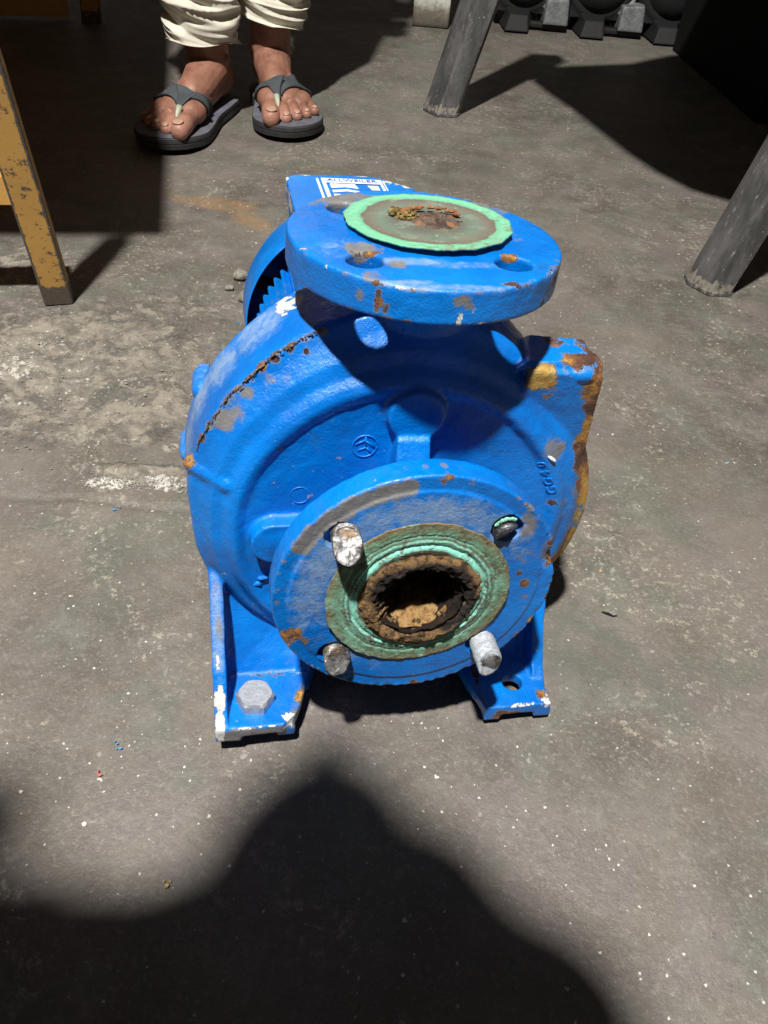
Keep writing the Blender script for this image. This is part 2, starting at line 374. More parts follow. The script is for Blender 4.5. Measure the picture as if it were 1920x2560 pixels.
def tube(pts, rad, n=18, cap=True, flat=None):
    pts = np.array(pts, float); V = []; m = len(pts); rad = list(rad) if hasattr(rad, '__len__') else [rad]*m
    for i, p in enumerate(pts):
        d = pts[min(i+1, m-1)]-pts[max(i-1, 0)]; x, y, _ = frame(d)
        if i and np.dot(x, px) < 0: x, y = -x, -y
        px = x
        V += [p+rad[i]*(math.cos(t)*x+math.sin(t)*y) for t in np.linspace(0, 2*math.pi, n, endpoint=False)]
    F = [[i*n+j, i*n+(j+1) % n, (i+1)*n+(j+1) % n, (i+1)*n+j] for i in range(m-1) for j in range(n)]
    if cap: F += [list(range(n))[::-1], [(m-1)*n+j for j in range(n)]]
    return V, F
def capsule(a, b, ra, rb, n=18):
    a = np.array(a, float); b = np.array(b, float); L = np.linalg.norm(b-a)+1e-9; u = (b-a)/L; pts, rs = [], []
    for t in np.linspace(-1, -.05, 6): pts.append(a+u*ra*t); rs.append(ra*math.sqrt(max(0, 1-t*t))+1e-5)
    for t in np.linspace(0, 1, 4): pts.append(a+(b-a)*t); rs.append(ra+(rb-ra)*t)
    for t in np.linspace(.05, 1, 6): pts.append(b+u*rb*t); rs.append(rb*math.sqrt(max(0, 1-t*t))+1e-5)
    return tube(pts, rs, n)
def lathe(prof, axis=1, c=(0, 0, 0), n=64, rfun=None):      # prof: closed list of (r, t); revolved round axis (1 = y, 2 = z)
    V = []; m = len(prof)
    for j in range(n):
        a = 2*math.pi*j/n; s = rfun(a) if rfun else 1.0
        for r, t in prof:
            rr = r*(s if not hasattr(s, '__len__') else np.interp(r, s[0], s[1]))
            x, q = rr*math.cos(a), rr*math.sin(a)
            V.append((c[0]+x, c[1]+t, c[2]+q) if axis == 1 else (c[0]+x, c[1]+q, c[2]+t))
    F = []
    for j in range(n):
        k_ = (j+1) % n
        for i in range(m):
            l = (i+1) % m
            q = [j*m+i, j*m+l, k_*m+l, k_*m+i]
            F.append(q[::-1] if axis == 1 else q)
    return V, F
def plate(outer, holes, t0, t1, bevel=0.0):      # 2D plate with round holes, in local XY, from z=t0 to t1
    cu = bpy.data.curves.new('tmp', 'CURVE'); cu.dimensions = '2D'; cu.fill_mode = 'BOTH'; cu.extrude = (t1-t0)/2-bevel
    cu.bevel_depth = bevel; cu.bevel_resolution = 2; cu.offset = -bevel
    for pts in [outer]+holes:
        s = cu.splines.new('POLY'); s.points.add(len(pts)-1)
        for q, p in zip(s.points, pts): q.co = (p[0], p[1], 0, 1)
        s.use_cyclic_u = True
    o = bpy.data.objects.new('tmp', cu); C.objects.link(o); dg = bpy.context.evaluated_depsgraph_get()
    me = bpy.data.meshes.new_from_object(o.evaluated_get(dg)); v = np.array([p.co[:] for p in me.vertices]); f = [list(p.vertices) for p in me.polygons]
    bpy.data.objects.remove(o); bpy.data.meshes.remove(me); bpy.data.curves.remove(cu)
    key = {}; idx = []; nv = []
    for p in v:
        q = tuple(np.round(p, 6))
        if q not in key: key[q] = len(nv); nv.append(p)
        idx.append(key[q])
    f = [[idx[i] for i in q] for q in f]; f = [q for q in f if len(set(q)) == len(q)]
    nv = np.array(nv); nv[:, 2] += (t0+t1)/2
    return nv, f
def circle(c, r, n=64): return [(c[0]+r*math.cos(2*math.pi*i/n), c[1]+r*math.sin(2*math.pi*i/n)) for i in range(n)]
def remesh(parts, vox, smooth=6, sub=None):
    V, F = join(parts); me = bpy.data.meshes.new('tmp'); me.from_pydata(V.tolist(), [], F); o = bpy.data.objects.new('tmp', me); C.objects.link(o)
    md = o.modifiers.new('r', 'REMESH'); md.mode = 'VOXEL'; md.voxel_size = vox
    if smooth: s = o.modifiers.new('s', 'SMOOTH'); s.iterations = smooth; s.factor = .5
    dg = bpy.context.evaluated_depsgraph_get(); e = o.evaluated_get(dg).to_mesh()
    n = len(e.vertices); co = np.empty(n*3, np.float32); e.vertices.foreach_get('co', co); no = np.empty(n*3, np.float32); e.vertices.foreach_get('normal', no)
    m = len(e.polygons); lt = np.empty(len(e.loops), np.int32); e.loops.foreach_get('vertex_index', lt); tot = np.empty(m, np.int32); e.polygons.foreach_get('loop_total', tot)
    if (tot == 4).all(): F2 = lt.reshape(-1, 4)
    else:
        st = np.concatenate([[0], np.cumsum(tot)]); F2 = [lt[st[i]:st[i+1]].tolist() for i in range(m)]
    bpy.data.objects.remove(o); bpy.data.meshes.remove(me)
    return co.reshape(-1, 3).astype(float), F2, no.reshape(-1, 3).astype(float)
def wear(V, spots, dust=()):      # spots: (channel, centre, radius, strength)
    W = np.zeros((len(V), 3)); D = np.zeros(len(V))
    for ch, c, r, s in spots:
        d = np.linalg.norm((V-np.array(c))/np.array(r if hasattr(r, '__len__') else (r, r, r)), axis=1)
        W[:, ch] = np.maximum(W[:, ch], s*(1-sstep(d, .35, 1.25)))
    for c, r, s in dust:
        d = np.linalg.norm((V-np.array(c))/np.array(r if hasattr(r, '__len__') else (r, r, r)), axis=1)
        D = np.maximum(D, s*(1-sstep(d, .3, 1.3)))
    return {'wear': W, 'dust': D}
def text_mesh(body, size, depth, Mt, mat, name, parent, bev=0.0, space=1.0):
    cu = bpy.data.curves.new('tmp', 'FONT'); cu.body = body; cu.size = size; cu.extrude = depth; cu.bevel_depth = bev; cu.align_x = 'CENTER'; cu.align_y = 'CENTER'
    cu.space_character = space; cu.resolution_u = 4
    o = bpy.data.objects.new('tmp', cu); C.objects.link(o); dg = bpy.context.evaluated_depsgraph_get()
    me = bpy.data.meshes.new_from_object(o.evaluated_get(dg)); v = np.array([p.co[:] for p in me.vertices]); f = [list(p.vertices) for p in me.polygons]
    bpy.data.objects.remove(o); bpy.data.meshes.remove(me); bpy.data.curves.remove(cu)
    v, f = xf((v, f), Mt)
    return v, f

# ------------------------------------------------------------------ the floor
def axis_lines(lo, hi, fine_lo, fine_hi, fs, cs):
    a = [fine_lo-cs*i*(1+.25*i) for i in range(1, 200) if fine_lo-cs*i*(1+.25*i) > lo][::-1]
    b = [fine_hi+cs*i*(1+.25*i) for i in range(1, 200) if fine_hi+cs*i*(1+.25*i) < hi]
    return np.array([lo]+a+list(np.arange(fine_lo, fine_hi, fs))+b+[hi])
X = axis_lines(-6, 6, -.62, .62, .0035, .02); Y = axis_lines(-5, 12, .05, 1.5, .0035, .02)
gx, gy = np.meshgrid(X, Y); P = np.stack([gx.ravel(), gy.ravel(), np.zeros(gx.size)], 1)
def blob(c, r, rot=0):
    d = P[:, :2]-np.array(c); cs, sn = math.cos(rot), math.sin(rot); q = np.stack([d[:, 0]*cs+d[:, 1]*sn, -d[:, 0]*sn+d[:, 1]*cs], 1)/np.array(r)
    return 1-sstep(np.linalg.norm(q, axis=1), .25, 1.2)
nlow = fbm(P, 2.2, 3, 5)
rough = np.maximum.reduce([blob((-.36, .76), (.20, .13)), blob((-.30, .66), (.16, .09))*.9, blob((-.28, .87), (.12, .07))*.55, blob((-.215, .565), (.10, .02))*.8,
                           blob((.26, .78), (.2, .10))*.28, blob((.22, .55), (.12, .14))*.25, blob((.55, .62), (.2, .08))*.4, blob((-.5, .95), (.1, .1))*.6])
bright = np.maximum.reduce([blob((-.255, .546), (.040, .014), .1)*.8, blob((-.205, .553), (.034, .020), -.1)*.75, blob((-.15, .55), (.05, .008), 0)*.5, blob((-.40, .75), (.14, .09))*.45, blob((-.42, .72), (.07, .05))*.62, blob((-.34, .70), (.12, .09))*.42, blob((-.33, .62), (.14, .05))*.34,
                            blob((.2, .52), (.03, .10), .2)*.42, blob((.25, .66), (.08, .05))*.30, blob((.14, .7), (.08, .06))*.25, blob((.3, .42), (.08, .03), .5)*.28, blob((-.1, 1.0), (.1, .04))*.2,
                            blob((.20, .28), (.10, .07))*.18])
rust = np.maximum.reduce([blob((-.30, 1.20), (.11, .040), -.10)*.8, blob((-.235, 1.15), (.07, .035), -.8)*.8, blob((-.40, 1.22), (.08, .03))*.5, blob((.16, .86), (.08, .035))*.3, blob((.22, 1.0), (.05, .03))*.25])
rn = fbm(P, 42, 4, 9); rl = fbm(P, 11, 3, 31); crk = np.abs(fbm(P, 5, 3, 77)-.5)
P[:, 2] = (nlow-.5)*.003 + rough*(sstep(rn, .42, .60)*.0035-.002+(rl-.5)*.006) + (fbm(P, 130, 2, 3)-.5)*.0006*(1+3*rough)
# an old joint between two pours, ragged, running across behind the left of the pump
jy = .535+.02*np.sin(P[:, 0]*5)+(fbm(P*[1, 0, 0], 18, 3, 4)-.5)*.02
P[:, 2] += -.0022*np.exp(-((P[:, 1]-jy)/.004)**2)*sstep(-P[:, 0], .02, .10)
near = (np.abs(P[:, 0]) < .7) & (P[:, 1] > 0) & (P[:, 1] < 1.6)
P[~near, 2] = 0
P[:, 2] -= .0015
ny, nx = gx.shape; I = np.arange(ny*nx).reshape(ny, nx)
FQ = np.stack([I[:-1, :-1].ravel(), I[:-1, 1:].ravel(), I[1:, 1:].ravel(), I[1:, :-1].ravel()], 1)
ob('floor', P, FQ, M_FLOOR, attrs={'mask': np.stack([rough, bright, rust], 1)}, kind='structure')

# ------------------------------------------------------------------ the pump
PX, PY, PZ, YAW, TILT, LEAN = .0203, .3047, .0095, .2325, -.0717, .0398
D1, D2, H1, H2, A_, XD = .150, .1708, .1349, .1792, .095, .0034
HT = H1+H2
pump = empty('water_pump', 'blue cast iron water pump with two corroded pipe flanges, standing on the concrete floor', 'pump', (PX, PY, PZ))
pump.rotation_euler = (Matrix.Rotation(YAW, 3, 'Z')@Matrix.Rotation(TILT, 3, 'X')@Matrix.Rotation(LEAN, 3, 'Y')).to_euler()

TH = [0, 22, 30, 45, 60, 75, 90, 116, 135, 150, 165, 177, 200, 220, 250, 270, 300, 330, 345, 360]
RO = [.136, .133, .131, .129, .134, .139, .143, .143, .139, .1375, .1335, .1290, .1285, .1255, .122, .121, .125, .133, .137, .136]
def Rout(a): return float(np.interp(math.degrees(a) % 360, TH, RO))
def cas_r(a):
    k_ = Rout(a)/.131
    return ([0, .09, .120, .131, .2], [1, 1, 1+(k_-1)*.6, k_, k_])
prof = [(.0005, .060), (.060, .060), (.098, .059), (.1015, .0565), (.1045, .0555), (.1085, .0575), (.1125, .0615), (.116, .0625), (.119, .0635), (.1225, .067), (.126, .0705), (.131, .0735),
        (.1325, .078), (.134, .10), (.135, .124), (.0005, .124)]
parts = [lathe(prof, 1, (0, 0, H1), 160, cas_r)]
parts += [lathe([(.0325, .012), (.043, .012), (.041, .03), (.046, .066), (.0325, .066)], 1, (0, 0, H1), 64)]                                       # suction neck
nv, nf_ = tube([(XD, .094, H1+.07), (XD, .094, H1+.10), (XD, A_, H1+.125), (XD, A_, HT-.038), (XD, A_, HT-.012)], [.066, .058, .046, .037, .035], 40)
nv = np.array(nv); nv[:, 1] = .097+(nv[:, 1]-.094)*np.interp(nv[:, 2], [H1+.07, H1+.125, HT-.03], [.36, .60, 1.0]); parts += [(nv, nf_)]
# ribs and bosses round the suction neck
parts += [prism([(-.03, H1-.0135), (-.078, H1-.0145)]+[(-.079+.0155*math.cos(R(a)), H1+.0005+.0155*math.sin(R(a))) for a in range(-100, -261, -20)]+[(-.078, H1+.0155), (-.03, H1+.0155)], 1, .0485, .066),
          sphere((-.070, .0500, H1+.001), (.022, .0035, .012))]
parts += [hull8([(-.011, .030, H1+.03), (.011, .030, H1+.03), (.011, .066, H1+.03), (-.011, .066, H1+.03)], [(-.010, .049, H1+.076), (.010, .049, H1+.076), (.010, .066, H1+.076), (-.010, .066, H1+.076)]),
          tube([(.001, .0515, H1+.089), (.001, .066, H1+.089)], [.0165, .0190], 32)]
parts += [capsule((.03, .047, H1-.02), (.07, .056, H1-.035), .010, .010)]
# rounded lug with a flat rusty shelf, upper right
parts += [hull8([(.060, .068, .190), (.1245, .074, .165), (.1150, .062, .243), (.068, .060, .250)], [(.060, .102, .190), (.1260, .102, .165), (.1175, .094, .246), (.078, .102, .250)]),
          hull8([(.060, .066, .246), (.1130, .064, .242), (.106, .066, .2525), (.066, .064, .2525)], [(.070, .102, .246), (.1175, .096, .242), (.112, .094, .2525), (.078, .100, .2525)]), sphere((.103, .078, .244), (.016, .018, .0088))]
# small lug at left edge
parts += [capsule((-.106, .066, .172), (-.1275, .078, .178), .0075, .0055)]
# left foot: pad with rails, outer wall, sloping web
parts += [xf(plate([(-.1195, .004), (-.076, .004), (-.066, .014), (-.060, .03), (-.050, .062), (-.1195, .062)], [], .005, .014), Matrix.Identity(4)),
          box(-.1195, -.104, .004, .062, 0, .008), box(-.080, -.068, .006, .062, 0, .008),
          prism([(.004, 0), (.062, 0), (.105, .02), (.110, .112), (.078, .105), (.058, .082), (.030, .045), (.014, .022), (.004, .013)], 0, -.1215, -.1125),
          hull8([(-.119, .047, .008), (-.058, .047, .008), (-.052, .062, .008), (-.119, .062, .008)], [(-.116, .082, .10), (-.045, .082, .07), (-.045, .098, .07), (-.116, .098, .10)]),
          hull8([(-.064, .040, .002), (-.055, .040, .002), (-.048, .06, .002), (-.060, .06, .002)], [(-.060, .07, .055), (-.050, .07, .055), (-.045, .09, .055), (-.058, .09, .055)])]
# right foot with an empty bolt hole
pl_ = plate([(.066, .002), (.114, .002), (.1165, .062), (.050, .062), (.058, .03)], [circle((.0915, .024), .0072, 28)[::-1]], .005, .014)
parts += [pl_, box(.066, .078, .002, .062, 0, .008), box(.103, .1155, .002, .062, 0, .008),
          prism([(.020, .010), (.062, 0), (.105, .02), (.110, .112), (.078, .105), (.062, .082), (.045, .045), (.032, .022)], 0, .1075, .1165),
          hull8([(.058, .047, .008), (.116, .047, .008), (.116, .062, .008), (.052, .062, .008)], [(.045, .082, .07), (.113, .082, .10), (.113, .098, .10), (.045, .098, .07)])]
V, F, N = remesh(parts, .00125, 5)
# casting skin: shallow dents and sand-cast roughness
V = V+N*(((fbm(V, 70, 3, 2)-.5)*.0011+(fbm(V, 260, 2, 8)-.5)*.00035)[:, None])
def pol(ang, r, y): return (r*math.cos(R(ang)), y, H1+r*math.sin(R(ang)))
sp = []
for a in range(112, 156, 4): sp.append((random.choice((0, 1, 1)), pol(a, Rout(R(a))-.0005, .0735), (.0042, .0036, .0042), .45+.35*random.random()))
sp += [(0, pol(117, .137, .068), .0045, .7), (1, pol(135, .135, .069), .006, .8), (1, pol(144, .134, .069), .009, .95), (1, pol(126, .135, .07), .012, .5), (1, pol(141, .136, .07), .014, .52), (0, pol(160, .137, .076), .006, .8)]
for x, y, z, r, s in [(.114, .064, .238, (.012, .02, .016), 1.1), (.119, .066, .224, (.012, .02, .014), 1.15), (.121, .066, .208, (.010, .02, .014), 1.0), (.122, .068, .192, (.013, .02, .012), 1.25), (.124, .070, .178, (.013, .02, .012), 1.3), (.128, .072, .162, (.010, .02, .012), 1.15), (.131, .072, .148, (.008, .02, .012), 1.1), (.131, .072, .133, (.007, .02, .010), .8), (.130, .072, .112, (.007, .02, .010), .95), (.126, .072, .098, (.007, .02, .010), 1.0), (.120, .072, .086, (.009, .02, .010), 1.05), (.100, .066, .2525, (.018, .012, .004), .8), (.114, .08, .2525, (.010, .020, .005), .9), (.076, .062, .243, (.013, .012, .010), 1.0), (.118, .075, .243, .013, .78), (.124, .072, .228, .013, .85), (.127, .07, .214, .012, .8), (.130, .072, .200, .012, .9), (.133, .072, .185, .012, .95), (.135, .072, .170, .012, .9), (.137, .073, .155, .011, .85),
                      (.137, .073, .140, .010, .75), (.136, .073, .125, .009, .7), (.133, .073, .108, .009, .8), (.129, .073, .094, .010, .85), (.124, .073, .082, .010, .85), (.118, .073, .07, .010, .8),
                      (.076, .052, .247, .010, .72), (.070, .052, .240, .008, .75), (.090, .058, .252, .008, .6), (.104, .068, .254, .012, .62), (.112, .085, .2545, .010, .66), (.092, .09, .254, .009, .55),
                      (.084, .062, .232, .008, .4), (.074, .05, .249, .013, .45)]:
    sp.append((0, (x, y, z), r, s))
sp += [(1, (.132, .073, .15), (.012, .02, .07), .42), (1, (.094, .06, .194), (.012, .014, .014), .62), (1, (.097, .062, .178), (.006, .014, .008), .45), (0, (.1015, .064, .1545), (.0065, .012, .0048), 1.2), (1, (.108, .066, .151), (.010, .012, .006), .8), (1, (.116, .068, .16), (.016, .012, .016), .34),
       (1, (.108, .066, .13), (.008, .02, .03), .3)]
sp += [(2, (-.060, .118, .262), (.022, .020, .010), .85), (2, (-.073, .112, .249), (.014, .016, .008), .60), (2, (-.118, .008, .016), (.004, .018, .02), 1.1), (2, (-.117, .018, .028), (.004, .014, .014), 1.0), (2, (-.1195, .015, .03), (.003, .015, .018), .65), (2, (-.118, .03, .045), (.002, .012, .02), .4),
       (2, (-.072, .008, .012), (.010, .008, .006), .55), (2, (-.095, .004, .0135), (.022, .002, .0015), .55),
       (1, (-.095, .002, .006), (.036, .006, .0095), 1.2), (1, (-.066, .012, .010), (.010, .012, .012), .62), (0, (-.082, .048, .016), (.018, .004, .004), .52), (0, (-.062, .028, .014), (.006, .01, .004), .45), (1, (-.116, .05, .065), (.004, .02, .03), .38),
       (0, (-.117, .012, .026), .006, .6), (0, (.110, .010, .013), .006, .6), (0, (.085, .001, .006), (.012, .004, .004), .7), (2, (.112, .006, .012), (.006, .008, .006), .6), (2, (.095, .003, .0135), (.03, .003, .002), .48), (0, (.075, .003, .006), .008, .55),
       (0, (.066, .03, .014), (.003, .03, .003), .5), (1, (-.12, .07, .08), (.02, .03, .02), .35)]
for i in range(20):
    a = random.uniform(0, 360); r = random.uniform(.05, .125); q = pol(a, r, .06); sp.append((random.choice((0, 1, 1, 2)), q, (.0035, .02, .0035), random.uniform(.30, .44)))
ds = [((-.085, .110, .250), (.03, .022, .022), .85), ((-.105, .108, .225), (.02, .022, .022), .9), ((-.118, .108, .200), (.014, .022, .025), 1.0), ((-.126, .100, .178), (.012, .02, .02), .9), ((.120, .07, .145), (.012, .012, .035), .5),
      ((-.125, .1, .12), (.012, .03, .06), .6), ((-.117, .05, .06), (.006, .04, .05), .8), ((-.065, .045, .03), (.012, .03, .03), .3), ((.04, .07, .07), (.06, .02, .01), .4), ((-.09, .066, .07), (.03, .01, .02), .35)]
at = wear(V, sp, ds)
casing = ob('volute_casing', V, F, M_BLUE, pump, attrs=at, label='blue volute casing with rusty right rim, scuffed left shoulder and two feet')
bvh = BVHTree.FromPolygons([Vector(v) for v in V], F.tolist() if isinstance(F, np.ndarray) else F)
def front_y(x, z, dflt=.06):
    h = bvh.ray_cast(Vector((x, -.2, z)), Vector((0, 1, 0)))
    return h[0].y if h[0] else dflt
# flash line left by the casting at the upper left rim, jagged
fl = []
for i in range(330):
    a = R(112+44*random.random()); r = Rout(a)+.0002+random.gauss(0, .0003)+.0008*math.sin(a*37)*math.sin(a*11); s = random.uniform(.00018, .00050)*(1.3-.5*abs(math.degrees(a)-132)/22)
    tx, tz_ = -math.sin(a), math.cos(a); ax_ = np.array([[tx, math.cos(a), 0], [0, 0, 1], [tz_, math.sin(a), 0]])
    fl.append(sphere((r*math.cos(a), .0730+random.gauss(0, .0006), H1+r*math.sin(a)), (s*random.uniform(1.2, 3), s*.8, s*.8), 6, 4, ax_))
ob('casting_flash', *join(fl), rust_mat('flash line rust', [(.3, (.03, .02, .015)), (.5, (.16, .11, .07)), (.65, (.36, .30, .21))], 200, .001), casing, smooth=False, kind='stuff')

# cast lettering and foundry mark
dch = Vector((-.50, 0, .866)).normalized(); upc = Vector((-.888, 0, -.46)).normalized()
txts = []
for i, ch in enumerate('GG40'):
    c = Vector((.0985, 0, .1650))+dch*(.0074*i); y = front_y(c.x, c.z)
    nrm = Vector((0, -1, 0)); 
    h = bvh.ray_cast(Vector((c.x, -.2, c.z)), Vector((0, 1, 0)))
    if h[0]: nrm = h[1].normalized()
    xx = (dch-nrm*dch.dot(nrm)).normalized(); yy = nrm.cross(xx)
    Mt = Matrix(((xx.x, yy.x, nrm.x, c.x), (xx.y, yy.y, nrm.y, y), (xx.z, yy.z, nrm.z, c.z), (0, 0, 0, 1)))
    v, f = text_mesh(ch, .0088, .0002, Mt, None, '', None, .00028)
    o = ob('cast_letter', v, f, M_BLUE, casing, smooth=40)
ring = tube([(-.0265+.0075*math.cos(t), front_y(-.0265+.0075*math.cos(t), .2+.0075*math.sin(t))-.0002, .2+.0075*math.sin(t)) for t in np.linspace(0, 2*math.pi, 33)], .0005, 6)
yv = front_y(-.0265, .2)
mk_ = [ring]+[tube([(-.0265+x0, yv-.0002, .2+z0), (-.0265+x1, yv-.0002, .2+z1)], .0006, 6) for x0, z0, x1, z1 in ((-.006, .001, 0, .004), (0, .004, .006, -.001), (-.004, -.003, .001, -.001), (.001, -.001, .004, -.005), (0, .007, .001, -.001))]
ob('foundry_mark', *join(mk_), M_BLUE, casing)
yv = front_y(-.064, .162)
ob('cast_ring', *tube([(-.064+.006*math.cos(t), yv-.0001, .165+.006*math.sin(t)) for t in np.linspace(0, 2*math.pi, 33)], .00045, 6), M_BLUE, casing)
# white paint chip sticking up
ob('paint_chip', *sphere((.0925, front_y(.0925, .1895)-.0012, .1895), (.0040, .0011, .0013), 10, 6, np.array([[.8, 0, .6], [0, 1, 0], [-.6, 0, .8]])), M_WHITEPRINT, casing)
# little lump of blue paint by the flange
ob('paint_lump', *join([sphere((-.088+random.uniform(-.004, .004), front_y(-.088, .098)-.001, .097+random.uniform(-.003, .003)), (.003, .002, .0012), 6, 4) for _ in range(5)]), M_BLUE, casing, smooth=False)

def flange_attrs(V, spots, dust): return wear(V, spots, dust)
# suction flange (faces the camera)
hc = [(sx*.0474, sz*.0474) for sx in (-1, 1) for sz in (-1, 1)]
holes = [circle((x, z), .0098, 36)[::-1] for x, z in hc]
Mv = Matrix(((1, 0, 0, 0), (0, 0, 1, 0), (0, 1, 0, H1), (0, 0, 0, 1)))            # plate XY -> local XZ, thickness along +y
outer = circle((0, 0), D2/2, 160)
p1 = xf(plate(outer, holes+[circle((0, 0), .0325, 48)[::-1]], .0008, .0175, .0012), Mv)
p2 = xf(plate(circle((0, 0), .0755, 140), [circle((x, z), .0096, 36)[::-1] for x, z in hc]+[circle((0, 0), .0325, 48)[::-1]], -.0003, .004, .0), Mv)
V, F, N = remesh([p1, p2], .0008, 2)
rr = np.hypot(V[:, 0], V[:, 2]-H1)
angc = np.degrees(np.arctan2(V[:, 2]-H1, V[:, 0]))
chew = sstep(rr, .080, .086)*(fbm(V, 300, 3, 12)-.5)*(.0006+.0022*sstep(angc, -150, -100)*(1-sstep(angc, 30, 60)))+(fbm(V, 120, 3, 4)-.5)*.0006
ang = np.degrees(np.arctan2(V[:, 2]-H1, V[:, 0])) % 360
notch = np.exp(-((((ang-15)+180) % 360-180)/4.5)**2)*sstep(rr, .074, .085)*.004
V = V+N*(chew-notch)[:, None]
PA = lambda a, r: (r*math.cos(R(a)), 0, H1+r*math.sin(R(a)))
sp = []
for a in np.arange(100, 152, 5): sp.append((1, PA(a, .0795), (.008, .006, .0075), .88))
for a in np.arange(150, 192, 5): sp.append((1, PA(a+random.uniform(-2, 2), random.uniform(.082, .085)), random.uniform(.0015, .004), random.uniform(.3, .6)))
sp += [(0, PA(202, .079), (.009, .004, .009), .62), (0, PA(207, .073), .005, .52), (0, PA(85, .084), .006, .55), (0, PA(75, .084), .0045, .5), (1, PA(40, .075), (.012, .005, .012), .62), (1, PA(32, .064), .004, .5), (1, PA(22, .068), .010, .5),
       (0, PA(11, .063), .0028, .5), (0, PA(3, .067), .0042, .6), (1, PA(-7, .070), .004, .45), (1, PA(-14, .073), .003, .4)]
for a in np.arange(-70, 60, 5): sp.append((0 if random.random() < .5 else 1, PA(a+random.uniform(-2, 2), .0855), random.uniform(.002, .0045), random.uniform(.5, .75)))
for a in np.arange(195, 290, 6): sp.append((random.choice((0, 1, 2)), PA(a, .0853), random.uniform(.002, .0035), random.uniform(.45, .65)))
sp += [(0, PA(15, .083), .008, .85), (1, PA(20, .083), (.010, .01, .012), .7), (0, PA(275, .084), .005, .55)]
for a in np.arange(15, 100, 7): sp.append((1, (PA(a, .0855)[0], .010, PA(a, .0855)[2]), (.003, .004, .003), random.uniform(.35, .5)))
ds = [(PA(a, .063), (.017, .01, .012), s) for a, s in ((40, .75), (55, .8), (70, .9), (85, 1.0), (100, .95), (115, .8), (130, .8), (145, .95), (158, .95), (170, .85), (182, .8), (194, .6), (30, .5), (215, .35), (235, .5), (250, .3))]
at = wear(V, sp, ds)
suction = ob('suction_flange', V, F, M_BLUE, pump, attrs=at, label='round suction flange facing forward, dusty blue with four bolt holes')
# discharge flange (on top)
hd = [(sx*.0389, sy*.0389) for sx in (-1, 1) for sy in (-1, 1)]
Mh = Matrix.Translation((XD, A_, HT))
p1 = xf(plate(circle((0, 0), D1/2, 150), [circle(h, .0098, 36)[::-1] for h in hd]+[circle((0, 0), .019, 40)[::-1]], -.0185, 0, .0016), Mh)
V, F, N = remesh([p1], .0008, 2)
V = V+N*((fbm(V, 110, 3, 14)-.5)*.0009)[:, None]
T_ = lambda x, y, z=0: (x, y, HT+z)
sp = [(1, T_(-.040, .150), (.030, .012, .01), .88), (1, T_(-.025, .152), (.022, .012, .01), .8), (1, T_(-.05, .140), (.012, .010, .01), .6), (0, T_(-.036, .134), .011, .75), (0, T_(-.034, .0665, -.001), (.010, .0035, .003), .7), (1, T_(-.036, .072), (.014, .010, .01), .7),
      (1, T_(-.020, .052), (.007, .008, .006), .62), (1, T_(-.035, .036), (.008, .010, .004), .66), (0, T_(-.046, .0335), (.007, .004, .004), .52), (0, T_(-.036, .030, -.0005), (.008, .003, .003), .55),
      (0, T_(.0423, .0665, -.001), (.008, .0035, .003), .8), (0, T_(.042, .144), (.018, .008, .008), .72), (1, T_(.048, .142), (.024, .014, .01), .62), (1, T_(.055, .10), (.008, .024, .01), .35),
      (0, T_(.045, .034, -.002), (.006, .004, .004), .62), (0, T_(.035, .029, 0), (.008, .003, .003), .5), (0, T_(.064, .053, -.006), (.006, .006, .008), .62), (0, T_(.068, .062, -.013), .004, .6), (0, T_(-.034, .028, -.009), (.004, .004, .008), .8), (0, T_(-.030, .026, -.013), (.003, .003, .005), .7), (1, T_(-.042, .033, -.009), (.004, .004, .006), .5),
      (1, T_(.006, .0205, -.005), (.006, .003, .004), .70), (1, T_(.010, .0205, -.008), (.004, .003, .003), .7), (2, T_(.006, .020, -.014), (.002, .002, .006), .5), (0, T_(-.055, .04, -.016), .003, .65), (0, T_(.056, .043, -.016), .004, .6)]
for i in range(46):
    a = R(200+150*random.random()); sp.append((random.choice((0, 1, 1, 1, 2)), (XD+.0745*math.cos(a), A_+.0745*math.sin(a), HT-random.choice((0.0005, .001, .001, .0175))), (.0050, .003, .0016), random.uniform(.34, .52)))
ds = [(T_(-.012, .056), (.025, .006, .006), .9), (T_(.015, .052), (.03, .006, .006), .55), (T_(-.045, .07), (.018, .02, .01), .4), (T_(.0, .0245, -.0005), (.05, .004, .003), .8), (T_(-.02, .029, -.0005), (.02, .004, .003), .9)]
discharge = ob('discharge_flange', V, F, M_BLUE, pump, attrs=wear(V, sp, ds), label='round discharge flange on top, facing upward, chipped at its rim')

